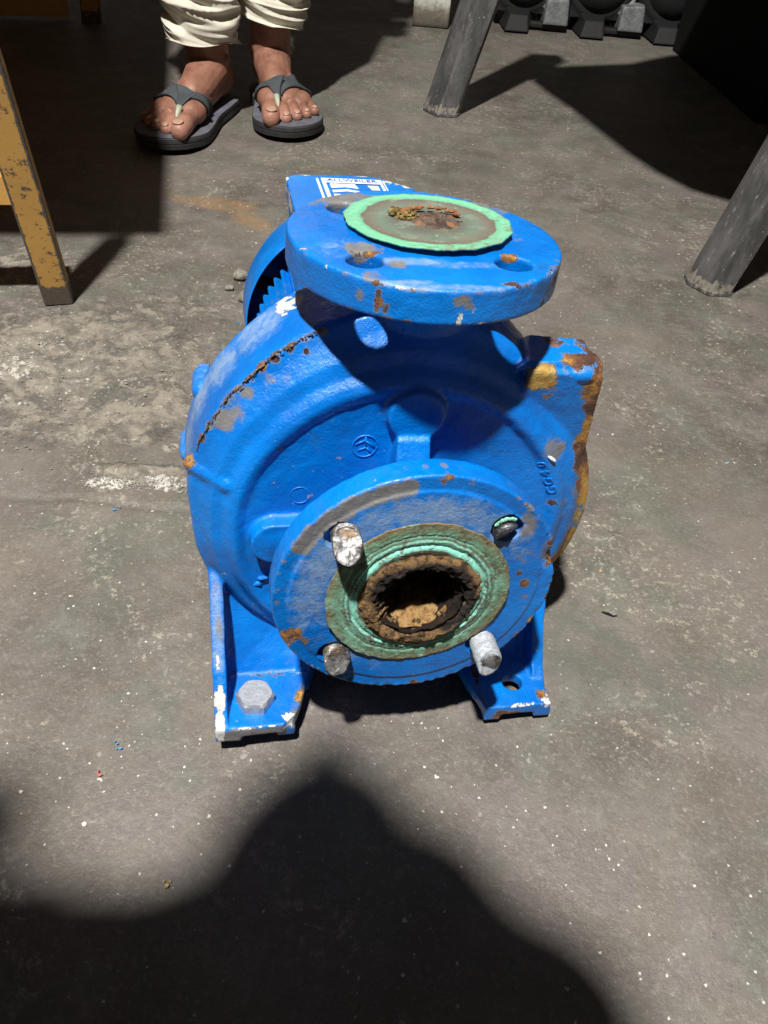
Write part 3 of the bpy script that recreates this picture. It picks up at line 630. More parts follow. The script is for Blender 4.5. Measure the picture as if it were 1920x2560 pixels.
# gaskets
def disc(c, r_in, r_out, zf, nr, na, rag, seed=0, poly=None):
    th = np.linspace(0, 2*math.pi, na, endpoint=False); V, A2 = [], []
    ro = np.array([r_out(t) if callable(r_out) else r_out for t in th]); nz = fbm(np.stack([np.cos(th)*3, np.sin(th)*3, th*0], 1), 4, 5, seed)-.5
    ro = ro*(1+rag*nz); ri = np.full(na, r_in)*(1+rag*2*(fbm(np.stack([np.cos(th)*3, np.sin(th)*3, th*0+9], 1), 3, 4, seed+5)-.5))
    for i in range(nr):
        t = i/(nr-1); r = ri+(ro-ri)*t
        for j in range(na):
            V.append((c[0]+r[j]*math.cos(th[j]), c[1]+r[j]*math.sin(th[j]), zf(r[j]/ro[j], th[j]))); A2.append(r[j]/ro[j])
    top = len(V)
    for j in range(na): V.append((V[(nr-1)*na+j][0], V[(nr-1)*na+j][1], V[(nr-1)*na+j][2]-.0011)); A2.append(1.0)
    for j in range(na): V.append((V[j][0], V[j][1], V[(nr-1)*na+j][2]*0+V[j][2]-.0016)); A2.append(A2[j])
    F = [[i*na+j, i*na+(j+1) % na, (i+1)*na+(j+1) % na, (i+1)*na+j][::-1] for i in range(nr-1) for j in range(na)]
    F = [f[::-1] for f in F]
    F = [[a_, d_, c_, b_] for a_, b_, c_, d_ in F]
    o1, i1 = top, top+na
    F += [[(nr-1)*na+j, o1+j, o1+(j+1) % na, (nr-1)*na+(j+1) % na] for j in range(na)]
    F += [[o1+j, i1+j, i1+(j+1) % na, o1+(j+1) % na] for j in range(na)]
    F += [[j, (j+1) % na, i1+(j+1) % na, i1+j] for j in range(na)]
    return np.array(V), F, np.array(A2)
rg_ = np.random.default_rng(3)
def zf1(t, th):
    r = .0008*math.exp(-((t-.66)/.05)**2)-.0007*math.exp(-((t-.72)/.015)**2)+.0006*math.exp(-((t-.76)/.02)**2)-.0005*math.exp(-((t-.84)/.012)**2)
    return .0022+r+.0010*math.sin(th*2+1)*t+rg_.uniform(-.00018, .00018)
V, F, A2 = disc((.0008, .1338), .030, lambda t: .0555, zf1, 46, 260, .045, 3)
V = np.stack([V[:, 0], -V[:, 2], V[:, 1]], 1)
g1 = ob('suction_gasket', V, [f[::-1] for f in F], M_GASK1, pump, attrs={'rad': A2}, label='torn green and brown gasket ring stuck to the suction flange')
def ropoly(t):
    k_ = 15; a = (t % (2*math.pi/k_))-math.pi/k_
    return .0475*math.cos(math.pi/k_)/math.cos(a)
def zf2(t, th):
    lift = (.5+.5*math.cos(th+1.0))
    z = HT+.0020+t*t*lift*.0022+(.0003 if t > .81 else 0)
    return z+rg_.uniform(-.00012, .00012)
V, F, A2 = disc((.0080, .1085), .0005, ropoly, zf2, 40, 240, .03, 9)
g2 = ob('discharge_gasket', V, F, M_GASK2, pump, attrs={'rad': A2}, label='pale green gasket disc lying on the discharge flange')
# rust mound and crumbs in the middle of the top gasket
th = np.linspace(0, 2*math.pi, 60, endpoint=False); Vm, Fm = [], []
for i in range(14):
    t = i/13
    for a in th: Vm.append((.0135+.0175*t*math.cos(a), .110+.0135*t*math.sin(a)*(1.15), HT+.0020+.0030*(1-t*t)))
Vm = np.array(Vm); Vm[:, 2] += (fbm(Vm, 330, 4, 8)-.5)*.007*(1-np.repeat(np.arange(14)/13, 60)**2)-.0006
Fm = [[i*60+j, i*60+(j+1) % 60, (i+1)*60+(j+1) % 60, (i+1)*60+j][::-1] for i in range(13) for j in range(60)]
M_MOUND = rust_mat('grey brown rust mound', [(.3, (.02, .014, .012)), (.44, (.08, .055, .042)), (.55, (.17, .12, .09)), (.64, (.36, .16, .07)), (.8, (.30, .25, .20))], 140, .002)
ob('rust_mound', Vm, Fm, M_MOUND, g2)
cr1, cr2 = [], []
for i in range(90):
    a = random.uniform(0, 6.28); r = random.random()**.6; s = random.uniform(.0006, .0014)
    cr1.append(sphere((-.0045+.008*r*math.cos(a), .1165+.0085*r*math.sin(a), HT+.0026+random.uniform(0, .0022)), (s*1.2, s, s*.9), 6, 4))
for i in range(34):
    a = random.uniform(.2, 2.9); s = random.uniform(.0007, .0018)
    cr2.append(sphere((.0105+.016*math.cos(a), .1135+.011*math.sin(a), HT+.0040+random.uniform(0, .0014)), (s*1.5, s, s*.7), 6, 4))
M_CRUMB = rust_mat('yellow brown rust crumbs', [(.3, (.03, .018, .008)), (.45, (.14, .09, .03)), (.6, (.40, .29, .10)), (.8, (.5, .38, .18))], 400, .001)
ob('rust_crumbs', *join(cr1), M_CRUMB, g2, smooth=False, kind='stuff'); ob('rust_flakes', *join(cr2), rust_mat('orange rust flakes', [(.3, (.05, .03, .02)), (.5, (.30, .12, .05)), (.7, (.55, .30, .14))], 260, .001), g2, smooth=False, kind='stuff')
# crusted rust lip round the suction bore
na, nr = 220, 34; Vc = []
cx, cz = .0020, .1318
for i in range(nr):
    t = i/(nr-1)
    for j in range(na):
        a = 2*math.pi*j/na
        jag = fbm(np.array([[math.cos(a)*2, math.sin(a)*2, 0]]), 5, 5, 41)[0]-.5
        r0_ = .0252*(1+.07*math.cos(a))*(1-.13*max(0, math.sin(a))+.10*max(0, -math.sin(a))); rin = r0_*(1+.8*jag)
        rout = .0372*(1+.04*math.sin(3*a)); r = rout+(r0_-rout)*t+(rin-r0_)*t**5
        y = -.0026-.0026*math.sin(math.pi*min(1, t*1.15))+.0045*max(0, t-.75)/.25
        Vc.append((cx+r*math.cos(a), y, cz+r*math.sin(a)*.98))
Vc = np.array(Vc); q_ = Vc*np.array([1, 0, 1]); Vc[:, 1] += (fbm(q_, 300, 5, 6)-.5)*.0040; Vc[:, 1] += (fbm(q_, 95, 2, 16)-.5)*.0020; Vc[:, 0] += (fbm(q_, 330, 3, 61)-.5)*.0012; Vc[:, 2] += (fbm(q_, 330, 3, 62)-.5)*.0012
Fc = [[i*na+j, i*na+(j+1) % na, (i+1)*na+(j+1) % na, (i+1)*na+j] for i in range(nr-1) for j in range(na)]
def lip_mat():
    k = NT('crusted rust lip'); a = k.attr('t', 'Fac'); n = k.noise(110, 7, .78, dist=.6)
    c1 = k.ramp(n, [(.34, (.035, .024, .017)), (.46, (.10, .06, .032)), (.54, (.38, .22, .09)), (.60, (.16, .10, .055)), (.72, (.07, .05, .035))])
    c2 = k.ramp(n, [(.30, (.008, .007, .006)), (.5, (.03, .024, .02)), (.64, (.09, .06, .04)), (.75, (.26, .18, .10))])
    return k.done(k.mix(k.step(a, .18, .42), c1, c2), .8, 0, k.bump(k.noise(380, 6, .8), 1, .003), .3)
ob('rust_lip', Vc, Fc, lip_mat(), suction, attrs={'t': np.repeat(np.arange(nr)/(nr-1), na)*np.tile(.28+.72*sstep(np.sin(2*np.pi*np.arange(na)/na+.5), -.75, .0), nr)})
# bore going into the casing, dark, with an ochre deposit on its lower wall
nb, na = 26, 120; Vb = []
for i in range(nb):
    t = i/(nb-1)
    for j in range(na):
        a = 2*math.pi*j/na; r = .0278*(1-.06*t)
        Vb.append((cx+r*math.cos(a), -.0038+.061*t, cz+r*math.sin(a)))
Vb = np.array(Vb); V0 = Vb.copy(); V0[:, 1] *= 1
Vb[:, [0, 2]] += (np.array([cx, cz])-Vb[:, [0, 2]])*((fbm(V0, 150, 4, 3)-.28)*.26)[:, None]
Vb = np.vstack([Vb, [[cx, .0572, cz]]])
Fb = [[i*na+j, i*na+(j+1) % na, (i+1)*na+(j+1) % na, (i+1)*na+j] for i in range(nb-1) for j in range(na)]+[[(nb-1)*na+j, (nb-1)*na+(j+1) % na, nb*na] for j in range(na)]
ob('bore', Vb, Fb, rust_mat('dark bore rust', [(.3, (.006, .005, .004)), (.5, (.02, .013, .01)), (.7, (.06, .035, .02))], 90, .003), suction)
gxx = np.linspace(-.0205, .0205, 70); gyy = np.linspace(-.0015, .040, 60); G = np.array([(x, y) for y in gyy for x in gxx])
zb = -np.sqrt(np.maximum(.0270**2-G[:, 0]**2, 0)); zd = -.0245+.0070*sstep(G[:, 1], -.003, .014)-.0008*np.abs(G[:, 0]/.01)
Vd = np.stack([cx+G[:, 0], G[:, 1], cz+np.maximum(zb+.0012, zd)], 1)
nn = fbm(Vd, 300, 4, 77); Vd[:, 2] += (nn-.5)*.0045*sstep(Vd[:, 1], -.003, .003); Vd[:, 2] += (fbm(Vd, 90, 3, 5)-.5)*.004
m_ = 70; Fd = [[i*m_+j, i*m_+j+1, (i+1)*m_+j+1, (i+1)*m_+j] for i in range(59) for j in range(m_-1)]
ob('rust_deposit', Vd, Fd, M_OCHRE, suction)

# studs left in the suction flange
def stud(c, length, r, mat, cut, thread, seed, label, tiltv=(0, 0)):
    n, m = 40, 110; V = []
    y0, y1 = .022, -length
    for i in range(m):
        t = i/(m-1); y = y0+(y1-y0)*t
        for j in range(n):
            a = 2*math.pi*j/n
            rr_ = r*(1+(thread*.5*math.sin(2*math.pi*(y/.0020)+a) if y < -.001 else 0))
            yy = y+(t**6)*(cut[0]*math.cos(a)+cut[1]*math.sin(a))*r
            V.append((c[0]+rr_*math.cos(a)+tiltv[0]*(-y), yy, c[1]+rr_*math.sin(a)+tiltv[1]*(-y)))
    base = (m-1)*n; k_ = 8
    for q in range(1, k_):
        s = 1-q/k_
        for j in range(n):
            p = np.array(V[base+j]); cc = np.array([c[0]+tiltv[0]*length, y1, c[1]+tiltv[1]*length]); V.append(tuple(cc+(p-cc)*s))
    V.append((c[0]+tiltv[0]*length, y1, c[1]+tiltv[1]*length))
    V = np.array(V); tip = V[:, 1] < y1+.003
    V[tip, 1] += (fbm(V[tip]*[1, .3, 1], 260, 4, seed)-.5)*.0040
    V[:, [0, 2]] += ((fbm(V, 240, 3, seed+1)-.5)*.0007)[:, None]
    F = [[i*n+j, i*n+(j+1) % n, (i+1)*n+(j+1) % n, (i+1)*n+j][::-1] for i in range(m-1+k_-1) for j in range(n)]
    e = len(V)-1; F += [[(m+k_-2)*n+j, e, (m+k_-2)*n+(j+1) % n] for j in range(n)]
    return ob('stud', V, F, mat, pump, label=label)
stud((-.0455, H1+.0485), .0105, .0080, M_STUD, (-.15, .95), .11, 1, 'thick stud with slanting torn end, upper left of the suction flange')
stud((.0463, H1+.0458), .0022, .0072, M_STUD, (.5, -.55), .10, 2, 'broken stud sunk in its hole, upper right of the suction flange')
stud((-.0455, H1-.0470), .0085, .0078, M_STUD, (.1, .5), .11, 3, 'short rough stud, lower left of the suction flange')
s4 = stud((.0480, H1-.0450), .0190, .0078, M_STUDZ, (.2, .35), .17, 4, 'long whitish threaded stud, lower right of the suction flange', (.02, -.05))
# torn end cap of the long stud and green curl at the broken one
capv = sphere((.0480+.0004, -.0188, H1-.0460), (.0073, .0016, .0073), 28, 14)[0]; capf = sphere((0, 0, 0), 1, 28, 14)[1]
capv = capv.copy(); capv[:, 1] += (fbm(capv*[1, .3, 3], 300, 4, 5)-.5)*.003
ob('torn_end', capv, capf, M_STUD, s4)
cv = []
for i in range(26):
    a = R(70+80*i/25); cv.append(sphere((.0470+.0087*math.cos(a), -.0012-.001*random.random(), H1+.0470+.0087*math.sin(a)), (.0012, .0007, .0007+.0007*random.random()), 8, 5))
ob('green_crust', *join(cv), plain('green crust', (.28, .66, .48), .7, .5, 260, .001), suction)

# hex bolt on left foot
def hexbolt(c, af, h):
    pts = []; R_ = af/2/math.cos(math.pi/6); n = 48; V = []
    for z, ins in ((0, 0), (h*.78, 0), (h, .001)):
        for j in range(n):
            a = 2*math.pi*j/n; s = (a+.12) % (math.pi/3)-math.pi/6; rh = af/2/math.cos(s)
            r = min(rh, af/2*1.045 if z == h else 9)-(.0009 if z == h else 0)
            V.append((c[0]+r*math.cos(a), c[1]+r*math.sin(a), c[2]+z))
    F = [[i*n+j, i*n+(j+1) % n, (i+1)*n+(j+1) % n, (i+1)*n+j] for i in range(2) for j in range(n)]+[[2*n+j for j in range(n)]]
    return V, F
bv, bf = hexbolt((-.0938, .0262, .0138), .0232, .0088)
ob('hex_bolt', bv, bf, M_GALV, pump, smooth=25, label='grey hexagonal bolt head on the left foot')

# bracket ring, casing bolts, motor behind the casing
def ring_attr(V, k_=20, seed=0, rad=.006):
    r_ = random.Random(seed); V = np.array(V); s = [(r_.choice((0, 1, 2)), tuple(V[r_.randrange(len(V))]), rad, r_.uniform(.4, .6)) for _ in range(k_)]
    return wear(V, s, [(tuple(V[r_.randrange(len(V))]), rad*4, .5) for _ in range(3)])
rp = [(.05, .118), (.130, .118), (.1315, .122), (.1315, .134), (.129, .137), (.124, .138), (.112, .142), (.100, .150), (.092, .162), (.05, .162)]
v, f = lathe(rp, 1, (0, 0, H1), 128); ob('bracket_ring', v, f, M_BLUE, pump, smooth=35, attrs=ring_attr(v, 40, 1))
for a in (150, 170, 105, 75, 40, 12, -20):
    rb_ = Rout(R(a))-.0005; x, z = rb_*math.cos(R(a)), H1+rb_*math.sin(R(a))
    v, f = join([capsule((x, .120, z), (x, .136, z), .0078, .0078, 16), tube([(x, .132, z), (x, .145, z)], .0058, 6)])
    ob('casing_bolt', v, f, M_BLUE2, pump, smooth=35, attrs=ring_attr(v, 3, a))
MX, MZ = .009, H1+.006
motor = lathe([(.03, .15), (.066, .15), (.069, .156), (.069, .345), (.066, .35), (.03, .35)], 1, (MX, 0, MZ), 96)
ob('motor_body', *motor, M_BLUE2, pump, smooth=35, attrs=ring_attr(motor[0], 20, 4))
nf = 60; fin_me = None
for i in range(nf):
    a = 360*i/nf
    if 62 < a < 118: continue
    if fin_me is None:
        v, f = prism([(.160, .064), (.160, .080), (.170, .0865), (.228, .0865), (.231, .0815), (.243, .0815), (.246, .0865), (.325, .0865), (.330, .080), (.330, .064)], 0, -.0011, .0011)
        o = ob('cooling_fin', v, f, M_BLUE2, pump, smooth=False, attrs=ring_attr(v, 2, 9, .008)); fin_me = o.data
    else:
        o = bpy.data.objects.new('cooling_fin', fin_me); C.objects.link(o); o.parent = pump
    o.location = (MX, 0, MZ); o.rotation_euler = (0, R(90-a), 0)
cowl = lathe([(.0925, .343), (.0938, .3435), (.0945, .385), (.089, .408), (.03, .412), (.03, .409), (.087, .4055), (.0925, .384)], 1, (MX, 0, MZ), 128)
sp = [(1, (.093*math.cos(R(a)), .3225, MZ+.093*math.sin(R(a))), (.004, .0025, .004), .6) for a in range(95, 200, 4)]
cw = ob('fan_cowl', *cowl, M_BLUE2, pump, smooth=35, attrs=wear(np.array(cowl[0]), sp, [((-.08, .33, .22), .03, .4)]))
fan = [tube([(MX, .36, MZ), (MX, .40, MZ)], .03, 20)]
for i in range(9):
    a = R(40*i); fan.append(hull8([(.025*math.cos(a)-.001, .36, MZ+.025*math.sin(a)), (.082*math.cos(a)-.001, .36, MZ+.082*math.sin(a)), (.082*math.cos(a)+.002, .36, MZ+.082*math.sin(a)), (.025*math.cos(a)+.002, .36, MZ+.025*math.sin(a))],
                                 [(.025*math.cos(a)-.001, .395, MZ+.025*math.sin(a)), (.082*math.cos(a)-.001, .395, MZ+.082*math.sin(a)), (.082*math.cos(a)+.002, .395, MZ+.082*math.sin(a)), (.025*math.cos(a)+.002, .395, MZ+.025*math.sin(a))]))
ob('cooling_fan', *join(fan), M_BLACKM, pump, smooth=False)
# terminal box with lid and sticker
tz = .2705
def rrect(x0, x1, y0, y1, r, n=5, cut=None):
    p = []
    for cx_, cy_, a0 in ((x1-r, y1-r, 0), (x0+r, y1-r, 90), (x0+r, y0+r, 180), (x1-r, y0+r, 270)):
        p += [(cx_+r*math.cos(R(a0+90*i/n)), cy_+r*math.sin(R(a0+90*i/n))) for i in range(n+1)]
    return p
boxout = [(-.048, .246), (.046, .246), (.050, .252), (.050, .322), (.030, .342), (.016, .350), (-.043, .346), (-.0515, .338), (-.0515, .250)]
def scale_poly(p, s): c = np.mean(p, 0); return [tuple(c+(np.array(q)-c)*s) for q in p]
V, F, N = remesh([prism(scale_poly(boxout, .95), 2, .19, tz-.012)], .0016, 3)
tb = ob('terminal_box', V, F, M_BLUE2, pump, attrs=ring_attr(V, 12, 3, .004))
V, F, N = remesh([prism(boxout, 2, tz-.013, tz)], .0010, 3)
sp = [(2, (.038, .336, tz), (.014, .010, .005), .72), (2, (.010, .349, tz), (.010, .003, .004), .65), (2, (-.035, .346, tz), (.010, .004, .004), .6), (2, (-.051, .335, tz-.004), (.003, .008, .008), .8), (2, (-.0515, .30, tz-.006), (.003, .05, .007), .55), (2, (.046, .326, tz), (.006, .008, .004), .75),
      (2, (-.05, .252, tz-.003), (.003, .01, .006), .6)]
lid = ob('lid', V, F, M_BLUE2, tb, attrs=wear(V, sp))
st = []
zt = tz+.0003
def q4(x0, y0, x1, y1, wd):
    d = np.array([x1-x0, y1-y0]); L = np.linalg.norm(d); n_ = np.array([-d[1], d[0]])/L*wd/2
    return prism([(x0-n_[0], y0-n_[1]), (x1-n_[0], y1-n_[1]), (x1+n_[0], y1+n_[1]), (x0+n_[0], y0+n_[1])], 2, zt, zt+.0003)
st += [q4(-.0268, .283, -.0268, .336, .0019), q4(-.0222, .283, -.0222, .3345, .0030), q4(.0242, .283, .0242, .3345, .0022), q4(.0268, .283, .0268, .336, .0009),
       prism([(-.0236, .3255), (.0252, .3255), (.0252, .3365), (-.0236, .3365)], 2, zt+.0003, zt+.0006)]
st += [prism([(-.018, .313), (-.006, .316), (.0035, .313), (.002, .324), (-.018, .324)], 2, zt, zt+.0003), prism([(-.018, .302), (-.006, .306), (.004, .302), (.004, .306), (-.006, .3105), (-.018, .3075)], 2, zt, zt+.0003),
       prism([(.014, .311), (.0205, .311), (.0205, .3215), (.012, .3215)], 2, zt, zt+.0003), prism([(-.018, .285), (.020, .285), (.020, .298), (-.018, .298)], 2, zt, zt+.0003)]
sk = ob('sticker', *join(st), M_WHITEPRINT, tb, smooth=False, label='white printed sticker with blue lettering')
v, f = text_mesh('ALLWEILER', .0088, .0001, Matrix.Translation((.0008, .3309, zt+.0009))@Matrix.Diagonal((.92, 1, 1, 1)), None, '', None)
ob('sticker_lettering', v, f, M_BLUEPRINT, tb, smooth=False)
v, f = text_mesh('FARM', .0060, .0001, Matrix.Translation((-.0095, .3195, zt+.0005)), None, '', None)
ob('small_lettering', v, f, M_GREYPRINT, tb, smooth=False)

# ------------------------------------------------------------------ yellow stand at left
def tubeleg(a, b, w0, d0, rot, mat, parent, name, edge=.72, label=None, nseg=60, bev=.0022):
    a, b = np.array(a, float), np.array(b, float); V = []; W = []
    cs, sn = math.cos(rot), math.sin(rot); prof = []
    for sx, sy in ((1, 1), (-1, 1), (-1, -1), (1, -1)):
        for t in range(4):
            an = math.atan2(sy, sx)-math.pi/4+math.pi/2*t/3
            prof.append((sx*(w0/2-bev)+bev*math.cos(an), sy*(d0/2-bev)+bev*math.sin(an), 1))
        e2 = {(1, 1): (0, 1), (-1, 1): (-1, 0), (-1, -1): (0, -1), (1, -1): (1, 0)}[(sx, sy)]
        for fr in (-.78, -.55, .55, .78):
            if e2[0] == 0: prof.append(((-fr if e2[1] > 0 else fr)*w0/2, e2[1]*d0/2, .38 if abs(fr) > .5 else 0))
            else: prof.append((e2[0]*w0/2, (-fr if e2[0] < 0 else fr)*d0/2, .38 if abs(fr) > .5 else 0))
    n = len(prof)
    for i in range(nseg):
        t = i/(nseg-1); p = a+(b-a)*t
        for x, y, e in prof: V.append((p[0]+x*cs-y*sn, p[1]+x*sn+y*cs, p[2])); W.append((e*edge+(.45 if t < .04 else 0), 0, 0))
    F = [[i*n+j, i*n+(j+1) % n, (i+1)*n+(j+1) % n, (i+1)*n+j] for i in range(nseg-1) for j in range(n)]+[list(range(n))[::-1], [(nseg-1)*n+j for j in range(n)]]
    return ob(name, V, F, mat, parent, smooth=35, attrs={'wear': np.array(W)}, label=label)
ys = empty('yellow_stand', 'chipped yellow steel stand whose square leg stands at the left edge of the floor', 'stand', (-.412, .866, 0))
def rel(o, *pts): return [tuple(np.array(p)-np.array(o.location)) for p in pts]
YT = .60; e1 = np.array([-.184, -.039])/np.hypot(.184, .039); e2_ = np.array([-.064, .255])/np.hypot(.064, .255)
cor = np.array([-.359, .786])
def yc(u, v_, z): q = cor+e1*u+e2_*v_; return (q[0], q[1], z)
rotY = math.atan2(e1[1], e1[0])+math.pi
tubeleg(*rel(ys, (-.418, .868, 0), (-.408, .762, YT-.02)), .033, .024, rotY+.12, M_YELLOW, ys, 'leg', label='front leg with chipped paint along its edge')
tubeleg(*rel(ys, (-.822, 2.215, 0), (-.74, 2.16, YT-.02)), .045, .030, rotY, M_YELLOW, ys, 'leg')
for du, dv in ((.85, .02), (.85, 1.42)):
    tubeleg(*rel(ys, yc(du+.05, dv, 0), yc(du, dv, YT-.02)), .033, .028, rotY, M_YELLOW, ys, 'leg')
v, f = hull8([yc(0, 0, YT-.02), yc(.95, 0, YT-.02), yc(.95, 1.5, YT-.02), yc(0, 1.5, YT-.02)], [yc(0, 0, YT), yc(.95, 0, YT), yc(.95, 1.5, YT), yc(0, 1.5, YT)])
v = np.array(v)-np.array(ys.location); ob('top_board', v, f, M_YELLOW, ys, smooth=False)
def ybox(name, q0, z0, z1, label=None):
    v, f = hull8([(x, y, z0) for x, y in q0], [(x, y, z1) for x, y in q0]); v = np.array(v)-np.array(ys.location)
    return ob(name, v, f, M_YELLOW, ys, smooth=False, attrs={'wear': np.tile([[.12, 0, 0]], (8, 1))}, label=label)
ybox('stretcher', [(-.428, .852), (-1.2, .70), (-1.207, .735), (-.435, .887)], .122, .152)
ybox('rear_panel', [(-1.75, 1.98), (-.868, 2.19), (-.875, 2.215), (-1.757, 2.005)], .010, YT-.02, 'dull yellow rear panel reaching down almost to the floor')

# ------------------------------------------------------------------ grey steel stand at right
gs = empty('grey_stand', 'scuffed grey steel stand with splayed legs at the right side', 'stand', (.41, 1.03, 0))
def gleg(bc, d, wdt, dep, rot, h=.56):
    """folded channel leg with a mitred foot: flat faces and a bright worn edge"""
    b = np.array([bc[0], bc[1], .003]); t = b+np.array(d)*h
    w2, d2 = wdt/2, dep/2
    prof = [(-w2, d2*.2), (-w2*.35, -d2), (w2*.72, -d2), (w2, -d2*.45), (w2, d2), (-w2*.9, d2)]
    P_ = []; out = []
    m = len(prof)
    for i in range(m):     # round each corner and subdivide
        p0, p1, p2 = np.array(prof[i-1]), np.array(prof[i]), np.array(prof[(i+1) % m])
        u = (p0-p1)/np.linalg.norm(p0-p1); v = (p2-p1)/np.linalg.norm(p2-p1)
        out += [(*(p1+u*.004), 0), (*(p1+u*.0012+v*.0002), 1), (*(p1+v*.0012+u*.0002), 1), (*(p1+v*.004), 0)]
    cs, sn = math.cos(rot), math.sin(rot); n = len(out); V, W = [], []; ns = 50
    for i in range(ns):
        s = i/(ns-1); p = b+(t-b)*s; k_ = 1+.05*s
        for x, y, e in out: V.append((p[0]+(x*cs-y*sn)*k_, p[1]+(x*sn+y*cs)*k_, p[2])); W.append((.42*e+(.55 if s < .03 else 0), 0, 0))
    F = [[i*n+j, i*n+(j+1) % n, (i+1)*n+(j+1) % n, (i+1)*n+j] for i in range(ns-1) for j in range(n)]+[list(range(n))[::-1], [(ns-1)*n+j for j in range(n)]]
    V = np.array(V)-np.array(gs.location)
    lg = ob('leg', V, F, M_STEEL, gs, smooth=30, attrs={'wear': np.array(W)})
    # thin foot plate
    fp = [(p[0]*1.08, p[1]*1.08) for p in prof]; fp = [(bc[0]+x*cs-y*sn-gs.location[0], bc[1]+x*sn+y*cs-gs.location[1]) for x, y in fp]
    fo = ob('foot_plate', *prism(fp, 2, .0, .0045), M_STEEL, lg, smooth=False, attrs={'wear': np.tile([[.45, 0, 0]], (2*len(fp), 1))}); return lg
gleg((.044, 1.745), (.27, .10, 1), .068, .062, .15)
gleg((.425, 1.060), (.21, .00, 1), .056, .052, .10)
gleg((.88, 1.62), (-.1, -.05, 1), .072, .060, .3)
TP = .56
top = [(.146, 1.62), (.170, 1.55), (.205, 1.46), (.245, 1.33), (.275, 1.235), (.305, 1.165), (.345, 1.10), (.395, 1.068), (.47, 1.06), (.75, 1.13), (.93, 1.4), (.93, 1.75), (.8, 1.93), (.60, 1.97), (.47, 1.90), (.37, 1.80), (.30, 1.765), (.235, 1.735), (.17, 1.70)]
v, f = prism([(x-gs.location[0], y-gs.location[1]) for x, y in top], 2, TP, TP+.03); ob('table_top', v, f, M_STEEL, gs, smooth=False)

# ------------------------------------------------------------------ things further back
wb_ = ob('white_block', *remesh([box(-.040, .058, 2.47, 2.57, 0, .45)], .004, 2)[:2], M_WHITEB)
tag(wb_, 'dirty white painted block standing behind the grey stand leg', 'block')
V = None
cab = ob('black_cabinet', *join([hull8([(.662, 2.46, 0), (.715, 1.86, 0), (1.5, 1.95, 0), (1.5, 2.6, 0)], [(.662, 2.46, .6), (.715, 1.86, .6), (1.5, 1.95, .6), (1.5, 2.6, .6)])]), M_BLACKC, smooth=False)
tag(cab, 'black steel cabinet standing in shade at the upper right', 'cabinet')
def machine(x0, lab):
    m = empty('electric_motor', lab, 'motor', (x0, 2.60, 0), 'grey motors in a row at the back')
    V, F, N = remesh([lathe([(.001, -.045), (.095, -.045), (.108, -.03), (.108, .22), (.095, .24), (.001, .24)], 1, (-.03, 0, .135), 48), box(-.105, .045, -.04, .20, .035, .12)], .004, 4)
    ob('body', V, F, M_BLACKM, m)
    cover = lathe([(.001, -.075), (.045, -.072), (.07, -.06), (.085, -.04), (.001, -.04)], 1, (-.03, 0, .135), 48)
    ob('end_cover', *cover, M_BLACKM, m, smooth=35)
    for i in range(7):
        a = R(-150+20*i); c, s_ = math.cos(a), math.sin(a)
        q = [(-.03+c*r, y, .135+s_*r) for r in (.104, .122) for y in (-.02, .19)]
        ob('rib', [(x+d*-s_, y, z+d*c) for d in (-.003, .003) for x, y, z in q], [(0, 1, 3, 2), (4, 6, 7, 5), (0, 4, 5, 1), (2, 3, 7, 6), (0, 2, 6, 4), (1, 5, 7, 3)], M_BLACKM, m, smooth=False)
    V, F, N = remesh([hull8([(.030, -.070, .018), (.098, -.070, .018), (.102, .03, .018), (.02, .03, .018)], [(.034, -.062, .075), (.092, -.062, .080), (.095, .02, .085), (.01, .02, .085)]),
                      hull8([(-.02, -.03, .06), (.04, -.05, .05), (.05, .0, .05), (-.01, .02, .06)], [(-.03, -.02, .12), (.075, -.04, .10), (.085, .0, .10), (-.02, .02, .12)])], .003, 6)
    ob('foot', V, F, M_CASTGREY, m, label='pale grey front foot')
    V, F, N = remesh([hull8([(-.075, -.11, .003), (-.01, -.11, .003), (0, .03, .003), (-.09, .03, .003)], [(-.065, -.09, .04), (-.015, -.09, .04), (0, .02, .06), (-.085, .02, .06)]), box(-.01, .10, -.055, -.03, .006, .02)], .003, 4)
    ob('mounting_bracket', V, F, M_BLACKM, m)
    return m
machine(.285, 'left electric motor of the back row with one grey foot, behind the grey stand leg')
machine(.490, 'middle electric motor of the back row, standing alone between two gaps')
machine(.690, 'right electric motor of the back row, partly behind the black cabinet')

